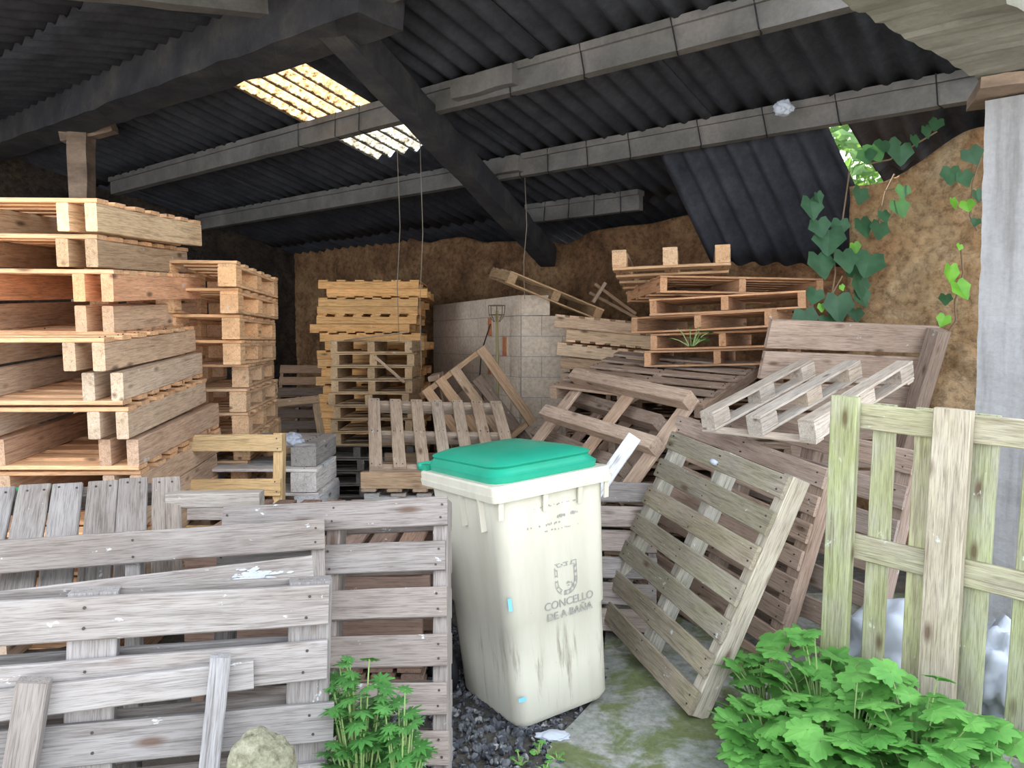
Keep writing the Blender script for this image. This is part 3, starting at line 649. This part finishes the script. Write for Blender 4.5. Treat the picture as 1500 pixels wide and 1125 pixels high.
# mossy stone
def mossy_stone():
    m, t, b, o = mat('lichen_stone')
    tc = N(t, 'ShaderNodeTexCoord'); n = noise_n(t, tc.outputs['Object'], 40, 8, 0.75); n2 = noise_n(t, tc.outputs['Object'], 8, 5)
    c = ramp(t, n, [(0.3, (0.07, 0.07, 0.04)), (0.5, (0.24, 0.235, 0.165)), (0.7, (0.40, 0.39, 0.31))])
    c = mix(t, ramp(t, n2, [(0.62, (0,)*3), (0.66, (0.8,)*3)]), c, (0.14, 0.09, 0.06))
    t.links.new(c, b.inputs['Base Color']); bump(t, b, n, 0.8, 0.02)
    bm = bmesh.new(); bmesh.ops.create_icosphere(bm, subdivisions=5, radius=1)
    for v in bm.verts:
        d = v.co.copy(); k = 1/max(abs(d.x), abs(d.y), abs(d.z)); d = d*(0.45+0.55*min(k, 1.25))
        d *= 1+.10*noise.noise(d*1.1)+.03*noise.noise(d*6)
        v.co = Vector((d.x*.092, d.y*.08, d.z*.36))
    o = tag(link('mossy_stone', mesh_from(bm, 'stone'), m, loc=(-.575, 1.66, .32), rot=(0, .06, .2), smooth=True), 'upright lichen-covered stone at the bottom edge in front of the nearest pallet', 'stone')
mossy_stone()

# ------------------------------------------------------------------ wheelie bin
def bin_():
    m, t, b, o = mat('cream_plastic')
    tc = N(t, 'ShaderNodeTexCoord'); v = tc.outputs['Object']
    n = noise_n(t, mapping(t, v, (7, 7, 1.2)), 1.5, 5, 0.6); f = noise_n(t, v, 18, 6, 0.75)
    c = ramp(t, n, [(0.35, (0.50, 0.475, 0.40)), (0.55, (0.55, 0.53, 0.455))])
    sx = N(t, 'ShaderNodeSeparateXYZ'); t.links.new(v, sx.inputs[0])
    # brown drip marks on the lower front
    vert = noise_n(t, mapping(t, v, (16, 16, 1.5)), 1.0, 6, 0.7)
    lo = ramp(t, sx.outputs['Z'], [(0.0, (0.7,)*3), (0.3, (0.9,)*3), (0.42, (0.0,)*3)])
    dm = N(t, 'ShaderNodeMath', operation='MULTIPLY'); t.links.new(lo, dm.inputs[0]); t.links.new(ramp(t, vert, [(0.55, (0,)*3), (0.66, (0.95,)*3)]), dm.inputs[1])
    c = mix(t, dm.outputs[0], c, (0.20, 0.17, 0.13))
    c = mix(t, ramp(t, f, [(0.68, (0,)*3), (0.74, (0.5,)*3)]), c, (0.22, 0.19, 0.15))
    t.links.new(c, b.inputs['Base Color']); b.inputs['Roughness'].default_value = 0.42
    g = simple('green_plastic', (0.02, 0.29, 0.19), 0.32, 5, 0.10)
    blk = simple('black_rubber', (0.018, 0.018, 0.022), 0.6)
    ink = simple('faded_ink', (0.27, 0.265, 0.25), 0.8); blue = simple('blue_paint', (0.18, 0.50, 0.85), 0.6)
    t = thing('wheelie_bin', 'cream plastic wheelie bin with green lid standing in the middle foreground', 'bin', (.259, 2.994, .03), (-.0444, -.0713, .5523))
    def rrect(x0, x1, y0, y1, z, r, n=6):
        pts = []
        for cx, cy, a0 in ((x1-r, y0+r, -PI/2), (x1-r, y1-r, 0), (x0+r, y1-r, PI/2), (x0+r, y0+r, PI)):
            for k in range(n+1): pts.append((cx+r*math.cos(a0+k*PI/2/n), cy+r*math.sin(a0+k*PI/2/n), z))
        return pts
    def loft(rings, cap0=True, cap1=True):
        bm = bmesh.new(); prev = None; first = None
        for r in rings:
            vs = [bm.verts.new(p) for p in r]
            if prev:
                for k in range(len(vs)): bm.faces.new((prev[k], prev[(k+1) % len(vs)], vs[(k+1) % len(vs)], vs[k]))
            else: first = vs
            prev = vs
        if cap0: bm.faces.new(first[::-1])
        if cap1: bm.faces.new(prev)
        bmesh.ops.recalc_face_normals(bm, faces=bm.faces)
        return mesh_from(bm, 'loft')
    body = loft([rrect(-.215, .215, .085, .53, 0.0, .05), rrect(-.232, .232, .066, .55, .03, .055), rrect(-.236, .236, .061, .56, .2, .055), rrect(-.241, .241, .057, .57, .415, .055),
                 rrect(-.2465, .2465, .0505, .575, .425, .055), rrect(-.262, .262, .032, .62, .86, .055), rrect(-.266, .266, .028, .63, .95, .05)])
    link('body', body, m, t, smooth=False)
    for p in body.polygons: p.use_smooth = True
    body.set_sharp_from_angle(angle=0.7) if hasattr(body, 'set_sharp_from_angle') else None
    rim = loft([rrect(-.262, .262, .03, .66, .925, .03), rrect(-.288, .288, .002, .675, .93, .028), rrect(-.290, .290, 0, .68, .955, .028), rrect(-.285, .285, .006, .68, .957, .028), rrect(-.285, .285, .006, .68, .985, .028), rrect(-.278, .278, .012, .67, .992, .026), rrect(-.20, .20, .09, .6, .994, .02)])
    o = link('rim', rim, m, t)
    lid = loft([rrect(-.256, .256, .036, .665, .990, .07), rrect(-.262, .262, .030, .67, 1.018, .075), rrect(-.250, .250, .046, .668, 1.028, .07), rrect(-.240, .240, .058, .665, 1.046, .075),
                rrect(-.247, .247, .048, .665, 1.056, .075), rrect(-.240, .240, .056, .66, 1.062, .07), rrect(-.19, .19, .12, .61, 1.080, .06), rrect(-.10, .10, .2, .50, 1.088, .05)])
    o = link('lid', lid, g, t)
    for p in lid.polygons: p.use_smooth = True
    lid.set_sharp_from_angle(angle=0.6) if hasattr(lid, 'set_sharp_from_angle') else None
    link('hinge', tube([(-.275, .70, 1.005), (-.1, .70, 1.005), (.1, .70, 1.005), (.275, .70, 1.005)], .019, 12), g, t, smooth=True)
    for x in (-.255, .255): link('hinge_arm', beam_mesh((x, .63, 1.0), (x, .705, 1.003), .03, .03, 0), g, t)
    for s in (-1, 1):
        for y in (.14, .30): link('rib', beam_mesh((s*.268, y, .80), (s*.272, y+.0005, .93), .012, .03, 0), m, t)
    for x in (-.255, -.05, .12, .255): link('rib', beam_mesh((x, .025, .86), (x+.0001, .014, .93), .022, .008, 0), m, t)
    ax = link('axle', tube([(-.28, .60, .10), (.28, .60, .10)], .011, 8), blk, t)
    for x in (-.285, .285):
        rings = []
        bm = bmesh.new(); prof = [(.0, -.025), (.07, -.02), (.074, -.026), (.115, -.024), (.126, -.012), (.126, .012), (.115, .024), (.074, .026), (.07, .02), (0.0, .025)]
        prev = None; nseg = 28; cols = []
        for k in range(nseg):
            a = 2*PI*k/nseg; cols.append([bm.verts.new((x+px, .62+r*math.cos(a), .11+r*math.sin(a))) for r, px in prof])
        for k in range(nseg):
            for j in range(len(prof)-1):
                try: bm.faces.new((cols[k][j], cols[k][j+1], cols[(k+1) % nseg][j+1], cols[(k+1) % nseg][j]))
                except ValueError: pass
        bmesh.ops.remove_doubles(bm, verts=bm.verts, dist=1e-5)
        link('wheel', mesh_from(bm, 'wheel'), blk, t, smooth=True)
    # writing and crest on the front
    def fy(z): return (.0505-(z-.425)*.0425)-.003 if z > .42 else .0465
    slant = math.atan(.0425)
    def text(s, x, z, size, mt=ink, nm='lettering', col=None):
        cu = bpy.data.curves.new('t', 'FONT'); cu.body = s; cu.size = size; cu.align_x = 'CENTER'; cu.extrude = 0.0006
        to = bpy.data.objects.new('t', cu); COL.objects.link(to)
        bpy.context.view_layer.update(); dg = bpy.context.evaluated_depsgraph_get()
        me = bpy.data.meshes.new_from_object(to.evaluated_get(dg)); bpy.data.objects.remove(to)
        me.materials.clear()
        o = link(nm, me, mt, t, (x, fy(z), z), (PI/2+slant, 0, 0)); return o
    text('CONCELLO', .045, .452, .046); text('DE A BAÑA', .045, .408, .044)
    # faint rubbed lines of small print
    R = random.Random(4); bm = bmesh.new()
    def mark(x, z, w_, h):
        y = fy(z)-.0004; vs = [bm.verts.new((x+w_/2*math.cos(a)*R.uniform(.7, 1.1), y, z+h/2*math.sin(a)*R.uniform(.7, 1.1))) for a in [k*PI/3 for k in range(6)]]; bm.faces.new(vs)
    for (x0, x1, z, h, pr_) in ((-.10, .11, .875, .008, .6), (-.15, .06, .80, .014, .55), (-.02, .13, .825, .02, .45), (-.06, .15, .775, .01, .35)):
        x = x0
        while x < x1:
            if R.random() < pr_: mark(x, z+R.uniform(-.002, .002), R.uniform(.003, .009), h*R.uniform(.5, 1))
            x += .008
    link('rubbed_print', mesh_from(bm, 'print'), ink, t)
    bm = bmesh.new()   # shield: dotted double border
    def shield(s):
        pts = [(-.055*s, .062*s), (.055*s, .062*s), (.055*s, -.02*s)]
        for k in range(1, 12): a = -k*PI/12; pts.append((.055*s*math.cos(a), -.02*s+.055*s*math.sin(a)))
        pts.append((-.055*s, -.02*s)); return pts
    zc = .57; y0 = fy(zc)
    def P3(x, z): return (.035+x, fy(zc+z)-.0005, zc+z)
    A = shield(1.0); B = shield(.74)
    for i in range(len(A)):
        j = (i+1) % len(A); a, b2, c2, d = Vector(A[i]), Vector(A[j]), Vector(B[j]), Vector(B[i])
        n = max(1, int((b2-a).length/.013))
        for k in range(n):
            s0, s1 = k/n, (k+1)/n; q = [a.lerp(b2, s0), a.lerp(b2, s1), d.lerp(c2, s1), d.lerp(c2, s0)]
            right = (q[0].x > .0 and q[0].y < .05)
            q2 = [q[0], q[1], q[1].lerp(q[2], .16), q[0].lerp(q[3], .16)]; q3 = [q[3].lerp(q[0], .16), q[2].lerp(q[1], .16), q[2], q[3]]
            if right or R.random() < .75: bm.faces.new([bm.verts.new(P3(v_.x, v_.y)) for v_ in q2]); bm.faces.new([bm.verts.new(P3(v_.x, v_.y)) for v_ in q3])
            if (k+i) % 2 == 0:
                m_ = sum(q, Vector((0, 0)))/4; q4 = [m_+(v_-m_)*(.85 if right else .45) for v_ in q]
                bm.faces.new([bm.verts.new(P3(v_.x, v_.y)) for v_ in q4])
    for k in range(7):
        x = R.uniform(.0, .035); z = R.uniform(-.05, -.02); bm.faces.new([bm.verts.new(P3(x+a, z+b3)) for a, b3 in ((0, 0), (.009, 0), (.009, .004), (0, .004))])
    link('crest', mesh_from(bm, 'crest'), ink, t)
    bm = bmesh.new()
    for (x, z, w_, h, side) in ((-.235, .52, .014, .05, 0), (-.214, .135, .03, .016, 0)):
        yy = fy(z)-.001+.01
        bm.faces.new([bm.verts.new(p) for p in ((x-w_/2, yy-.006, z-h/2), (x+w_/2, yy-.0105, z-h/2), (x+w_/2, yy-.0105, z+h/2), (x-w_/2, yy-.006, z+h/2))])
    link('paint_mark', mesh_from(bm, 'marks'), blue, t)
bin_()

# ------------------------------------------------------------------ plants
LEAF = leaf_material('bright_leaf', (0.07, 0.23, 0.05), (0.17, 0.42, 0.10), .45)
LEAF2 = leaf_material('feathery_leaf', (0.05, 0.17, 0.04), (0.11, 0.30, 0.08))
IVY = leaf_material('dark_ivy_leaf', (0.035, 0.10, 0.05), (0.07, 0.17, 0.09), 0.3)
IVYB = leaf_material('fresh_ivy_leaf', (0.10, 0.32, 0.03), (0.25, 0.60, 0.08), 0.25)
STEM = simple('green_stem', (0.22, 0.32, 0.12), 0.6); VINE = simple('dry_vine', (0.20, 0.14, 0.09), 0.8)
def leaf_poly(bm, M, size, shape):
    """fan-built leaf with lobes; M places it, tip along +y"""
    pts = []
    for a, r in shape: pts.append((r*math.sin(a), r*math.cos(a)))
    c = bm.verts.new(M @ Vector((0, .18*size, .0)))
    vs = [bm.verts.new(M @ Vector((x*size, y*size, (-.16*abs(x)-.10*max(0, y)**2)*size))) for x, y in pts]
    for i in range(len(vs)): bm.faces.new((c, vs[i], vs[(i+1) % len(vs)]))
def lobed(nl, depth, sub=3, spread=2.5, small=0.08):
    out = []; n = nl*6
    for i in range(n+1):
        a = -spread+2*spread*i/n; k = 1-abs(math.sin((i/n)*nl*PI)); env = 0.55+0.45*math.cos(a*.5)
        out.append((a, env*((1-depth)+depth*(1-k)*1.0)*(1+small*math.sin(i*2.4))))
    out.append((PI, .06)); return out
SH_C = lobed(5, .42); SH_P = lobed(7, .62, small=.2)
IV = [(-2.6, .42), (-2.2, .62), (-1.75, .60), (-1.25, .80), (-.9, .72), (-.55, .74), (-.25, .90), (0, 1.06), (.25, .90), (.55, .74), (.9, .72), (1.25, .80), (1.75, .60), (2.2, .62), (2.6, .42), (PI, .18)]
def plant(name, label, loc, h, n, size, shape, mt, spread=.22, seed=0, group=None, cat='plant', tri=True):
    R = random.Random(seed); t = thing(name, label, cat, loc, group=group)
    fb = bmesh.new(); sb = bmesh.new()
    for i in range(n):
        a = R.uniform(0, 2*PI); rr = spread*math.sqrt(R.random()); hh = h*R.uniform(.35, 1)*(1-.35*(rr/spread)**2)
        top = Vector((rr*math.cos(a), rr*math.sin(a), hh)); base = Vector((top.x*.15, top.y*.15, 0))
        midp = base.lerp(top, .55)+Vector((0, 0, hh*.18)); tube([base, midp, top], [.004, .003, .002], 5, sb)
        az = a+R.uniform(-.8, .8); s = size*R.uniform(.6, 1.15)
        leaflets = ((0, 0, 1.0), (-1.25, .0, .8), (1.25, .0, .8)) if tri else ((0, 0, 1),)
        T = Matrix.Translation(top) @ Matrix.Rotation(az-PI/2, 4, 'Z') @ Matrix.Rotation(R.uniform(-.35, .55), 4, 'X') @ Matrix.Rotation(R.uniform(-.4, .4), 4, 'Y')
        for (ra, _, k) in leaflets:
            leaf_poly(fb, T @ Matrix.Rotation(ra, 4, 'Z') @ Matrix.Translation((0, .12*s, 0)), s*k, shape)
    link('foliage', mesh_from(fb, 'foliage'), mt, t); link('stems', mesh_from(sb, 'stems'), STEM, t)
    return t
PL = [((.93, 2.66, 0), .30, 26, .060, 'bright lobed-leaf plant in front of the foot of the mossy pallet'), ((1.14, 2.50, 0), .44, 34, .062, 'bright lobed-leaf plant between the mossy pallet and the gate pallet, in front'),
      ((1.32, 2.42, 0), .50, 40, .062, 'tallest bright green lobed-leaf plant in front of the gate pallet'), ((1.02, 2.98, 0), .38, 22, .056, 'lobed-leaf plant growing behind the foot of the mossy pallet'),
      ((1.50, 2.30, 0), .34, 26, .058, 'lobed-leaf plant under the middle upright of the gate pallet'), ((.98, 2.42, 0), .24, 22, .060, 'low lobed-leaf plant at the bottom edge, leftmost of the right clump'),
      ((1.20, 2.26, 0), .30, 26, .062, 'lobed-leaf plant at the bottom edge below the gate pallet'), ((1.16, 2.80, 0), .50, 22, .056, 'lobed-leaf plant beside the left foot of the gate pallet')]
for i, (l, h, n, s, lab) in enumerate(PL): plant('leafy_weed', lab, l, h, int(n*1.9), s*1.25, SH_C, LEAF, .20, i, 'bright weeds in front of the gate pallet')
plant('parsley_weed', 'feathery dark green weed beside the nearest pallet end, taller one', (-.43, 2.10, 0), .74, 150, .042, SH_P, LEAF2, .10, 21, 'feathery weeds at the pallet foot')
plant('parsley_weed', 'feathery dark green weed below the horizontal-board pallet, right one', (-.31, 2.05, 0), .60, 110, .040, SH_P, LEAF2, .10, 22, 'feathery weeds at the pallet foot')
for i, (x, y) in enumerate(((.10, 2.80), (.03, 2.72), (.17, 2.74), (.12, 2.66))):
    plant('seedling', 'tiny round-leaved seedling in the gravel below the bin', (x, y, 0), .05, 7, .014, lobed(3, .15), LEAF, .035, 30+i, 'seedlings in the gravel', tri=False)

# ivy on the right wall
def at(px, py, Y):
    c, s = math.cos(math.atan(62.5/1120)), math.sin(math.atan(62.5/1120))
    dx, du = (px-750)/1120, (562.5-py)/1120
    d = Vector((dx, c+du*s, -s+du*c)); return Vector((0, 0, 1.55))+d*(Y/d.y)
def wall_y(px):
    r = (px-750)/1120      # right wall line through (2.42,5.55) and (3.6,4.75)
    if px < 1240: return 5.25
    return (5.55+.678*2.42)/(1+.678*r)-.12
def ivy(name, label, leaves, vines, group='ivy on the right wall'):
    R = random.Random(len(leaves)); x0 = at(leaves[0][0], leaves[0][1], wall_y(leaves[0][0]))
    t = thing(name, label, 'ivy', x0, group=group); fb = bmesh.new(); bb = bmesh.new(); sb = bmesh.new(); nb_ = 0
    for (px, py, s, br) in leaves:
        p = at(px, py-s*.35, wall_y(px)-R.uniform(0, .06))-x0; sz = s/1120*wall_y(px)*.70
        T = Matrix.Translation(p) @ Matrix.Rotation(R.uniform(-.5, .5), 4, 'Z') @ Matrix.Rotation(-PI/2-R.uniform(.0, .35), 4, 'X') @ Matrix.Rotation(R.uniform(-.45, .45), 4, 'Z')
        leaf_poly(bb if br else fb, T, sz, IV); nb_ += br
    for vn in vines: tube([at(x, y, wall_y(x)+.02)-x0 for x, y in vn], .006, 5, sb)
    if len(fb.verts): link('leaves', mesh_from(fb, 'leaves'), IVY, t)
    if nb_: o = link('young_leaves', mesh_from(bb, 'leaves'), IVYB, t); o['label'] = 'fresh bright green leaves'
    link('stems', mesh_from(sb, 'stems'), VINE, t)
def c6(l): return [(1130+x/2.884, 130+y/2.884, s/2.884, b) for x, y, s, b in l]
def v6(l): return [(1130+x/2.884, 130+y/2.884) for x, y in l]
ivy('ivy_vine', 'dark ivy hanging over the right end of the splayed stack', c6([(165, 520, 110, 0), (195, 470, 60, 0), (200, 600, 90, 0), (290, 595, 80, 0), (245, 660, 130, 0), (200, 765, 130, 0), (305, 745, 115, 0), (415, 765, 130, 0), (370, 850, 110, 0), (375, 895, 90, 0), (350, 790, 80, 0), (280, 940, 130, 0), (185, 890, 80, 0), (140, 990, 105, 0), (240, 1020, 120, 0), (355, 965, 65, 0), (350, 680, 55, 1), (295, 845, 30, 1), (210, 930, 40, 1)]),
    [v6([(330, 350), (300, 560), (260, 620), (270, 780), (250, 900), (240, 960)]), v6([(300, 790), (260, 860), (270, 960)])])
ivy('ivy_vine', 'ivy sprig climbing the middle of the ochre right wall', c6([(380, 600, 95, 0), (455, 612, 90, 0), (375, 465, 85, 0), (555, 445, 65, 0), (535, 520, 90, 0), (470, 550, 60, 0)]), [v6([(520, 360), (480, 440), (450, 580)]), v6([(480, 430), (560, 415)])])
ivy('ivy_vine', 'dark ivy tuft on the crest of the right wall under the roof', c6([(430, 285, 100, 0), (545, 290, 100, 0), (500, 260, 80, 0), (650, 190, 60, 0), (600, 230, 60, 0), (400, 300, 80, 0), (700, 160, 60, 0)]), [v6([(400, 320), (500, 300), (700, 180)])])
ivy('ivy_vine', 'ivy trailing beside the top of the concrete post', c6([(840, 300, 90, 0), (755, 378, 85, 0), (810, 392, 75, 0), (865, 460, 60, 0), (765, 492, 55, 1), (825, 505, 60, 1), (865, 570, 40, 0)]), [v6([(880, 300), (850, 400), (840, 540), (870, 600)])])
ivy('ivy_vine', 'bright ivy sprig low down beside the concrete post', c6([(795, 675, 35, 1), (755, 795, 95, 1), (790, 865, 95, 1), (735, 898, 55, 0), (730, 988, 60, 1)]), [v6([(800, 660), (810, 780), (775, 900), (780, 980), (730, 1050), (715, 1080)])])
plant('brier_shoot', 'small pale green shoot growing out between the splayed and lying pallets', (1.20, 5.12, 1.52), .16, 10, .028, lobed(3, .2), LEAF2, .14, 44)

# trees outside
def tree(label, loc, h, rad, n, seed):
    R = random.Random(seed); t = thing('tree', label, 'tree', loc, group='trees outside the shed'); fb = bmesh.new()
    for i in range(n):
        d = Vector((R.gauss(0, 1), R.gauss(0, 1), R.gauss(0, 1))).normalized()*rad*R.uniform(.55, 1)
        p = Vector((d.x, d.y, h+d.z*1.1)); s = R.uniform(.07, .14)
        T = Matrix.Translation(p) @ Euler((R.uniform(0, 6), R.uniform(0, 6), R.uniform(0, 6))).to_matrix().to_4x4()
        vs = [fb.verts.new(T @ Vector(q)) for q in ((0, -s, 0), (s*.5, 0, .02), (0, s, 0), (-s*.5, 0, .02))]; fb.faces.new(vs)
    link('crown', mesh_from(fb, 'crown'), leafm, t)
    link('trunk', tube([(0, 0, 0), (.1, 0, h*.5), (0, .1, h)], [.18, .13, .06], 8), VINE, t)
leafm = leaf_material('tree_leaf', (0.07, 0.16, 0.05), (0.22, 0.36, 0.14), 0.4)
tree('leafy tree seen through the hole above the right wall', (4.2, 10.2, 0), 3.9, 1.8, 5200, 1)
tree('leafy tree seen through the slit above the back wall', (1.4, 13.0, 0), 3.4, 1.7, 3000, 2)

# ------------------------------------------------------------------ small things
# timber pile against the block wall
pallet('broken_pallet', 'brown broken pallet leaning corner-up against the block wall', 'broken pallets by the block wall', (-.30, 6.55, .98), (1.25, .95, .15), .8, .7, .1, nd=5, wd=.09, ns=2, col=(0.46, 0.31, 0.20, 1), missing=(3,), seed=300, nails=False)
pallet('broken_pallet', 'brown broken pallet standing behind the slatted one, boards upright', 'broken pallets by the block wall', (-.62, 6.75, .66), (.08, 1.40, .1), 1.2, .5, .1, nd=4, wd=.09, ns=2, col=(0.36, 0.26, 0.19, 1), seed=301, nails=False)
pallet('broken_pallet', 'dark brown broken pallet leaning over to the right at the foot of the block wall', 'broken pallets by the block wall', (-.14, 6.75, .66), (1.3, .9, .0), 1.1, .5, .1, nd=3, wd=.1, ns=2, col=(0.28, 0.20, 0.15, 1), seed=302, nails=False)
pallet('wooden_pallet', 'brown pallet lying at the bottom of the broken pile by the block wall', 'broken pallets by the block wall', (-.30, 6.70, .0), (0, 0, .1), 1.0, .9, .13, nd=5, wd=.1, col=BRN, seed=303, nails=False)
# pole and cable in front of the block wall
tag(link('bamboo_pole', tube([(-.145, 7.56, .0), (-.14, 7.56, 1.0), (-.15, 7.54, 1.85)], .014, 8), simple('yellowed_cane', (0.32, 0.27, 0.13), 0.6)), 'thin yellowed pole standing at the corner of the block wall', 'pole')
tag(link('black_cable', tube([(-.21, 7.5, 1.72), (-.30, 7.5, 1.45), (-.32, 7.48, 1.15), (-.24, 7.48, .8), (-.16, 7.46, .55)], .007, 6), IRON), 'thin black cable hanging beside the pole on the block wall', 'cable')
def basket():
    bm = bmesh.new()
    c = Vector((-.15, 7.52, 1.84))
    for k in range(8):
        a = 2*PI*k/8; tube([c+Vector((.03*math.cos(a), .03*math.sin(a), -.10)), c+Vector((.075*math.cos(a), .075*math.sin(a), -.03)), c+Vector((.08*math.cos(a), .08*math.sin(a), .06))], .004, 5, bm)
    for r, z in ((.08, .06), (.075, -.03)): tube([c+Vector((r*math.cos(a*PI/8), r*math.sin(a*PI/8), z)) for a in range(17)], .004, 5, bm)
    tag(link('wire_basket', mesh_from(bm, 'basket'), simple('rusty_wire', (0.16, 0.12, 0.08), 0.7)), 'small rusty wire basket on the end of the pole at the wall top', 'basket')
basket()
STR = simple('grey_string', (0.22, 0.19, 0.15), 0.9)
for (x, y, z0, z1, lab) in ((-.80, 6.75, 1.3, 3.3, 'string hanging from the lower corner of the white roof sheet'), (-1.02, 6.9, 1.55, 3.25, 'thin string with a scrap on it hanging left of the longer one'), (.12, 7.3, 1.95, 3.1, 'string hanging from the rafter down to the block wall')):
    tag(link('hanging_string', tube([(x, y, z1), (x+.02, y, z1*.6+z0*.4), (x-.01, y, z1*.3+z0*.7), (x, y, z0)], .004, 5), STR), lab, 'string', 'hanging strings')
def crumple(name, label, cat, loc, size, m, seed, group=None, zmin=None):
    bm = bmesh.new(); bmesh.ops.create_icosphere(bm, subdivisions=4, radius=1)
    for v in bm.verts:
        d = v.co.copy(); q = d*2.2+Vector((seed, 0, 0)); k = 1+.35*noise.noise(q)+.22*abs(noise.noise(q*2.7))+.08*noise.noise(q*7)
        v.co = Vector((d.x*size[0]*k, d.y*size[1]*k, d.z*size[2]*k))
    return tag(link(name, mesh_from(bm, name), m, loc=loc, smooth=True), label, cat, group)
PLAS = simple('white_plastic_film', (0.42, 0.46, 0.54), 0.35)
crumple('plastic_sack', 'crumpled white plastic sack on the ground behind the gate pallet slats', 'sack', (1.70, 3.35, .17), (.20, .15, .20), PLAS, 3, 'plastic sacks')
crumple('plastic_sack', 'white plastic sack between the gate pallet and the concrete post', 'sack', (2.02, 3.1, .17), (.12, .12, .20), PLAS, 8, 'plastic sacks')
crumple('plastic_bag', 'pale plastic bag draped over the white-ended stack', 'bag', (-1.40, 4.85, .92), (.06, .06, .045), PLAS, 5)
crumple('plastic_scrap', 'scrap of clear plastic on the ground at the front of the bin', 'scrap', (.16, 2.90, .015), (.06, .035, .012), PLAS, 11)
crumple('plastic_scrap', 'small clear plastic scrap caught on the roof purlin near the hole', 'scrap', (1.83, 5.25, 3.12), (.06, .05, .05), PLAS, 14)
GNET = simple('green_netting', (0.03, 0.16, 0.07), 0.8, 30, 0.3)
crumple('green_netting', 'dark green netting bunched under the tall left stack', 'netting', (-1.93, 3.05, .93), (.16, .06, .035), GNET, 20)
tag(link('litter_piece', tube([(.945, 3.60, .985), (.955, 3.585, .98), (.965, 3.57, .975)], [.012, .014, .011], 10), PLAS, smooth=True), 'tiny white cap lying on the top board of the mossy pallet', 'cap')

for i in range(5):
    pallet('wooden_pallet', 'reddish brown pallet, '+ORD[i]+' in the low stack behind the horizontal-board pallet', 'pallets stacked behind the horizontal-board pallet', (-.88+.02*math.sin(i*2), 3.62, .565-.1405*i), (0, 0, .03*math.sin(i)), 1.0, .9, .136, nd=8, wd=.1, td=.02, ts=.06, flip=bool(i % 2), swap=True, col=(0.25, 0.17, 0.135, 1), seed=320+i, nails=False)
ob = thing('timber_offcut', 'short grey offcut sticking out right of the upright-slat pallet', 'offcut', (-1.12, 2.86, .955))
board(ob, 'bearer', (0, 0, 0), (.34, .07, .055), rot=(0, 0, .05), color=(0.30, 0.27, 0.24, 1))
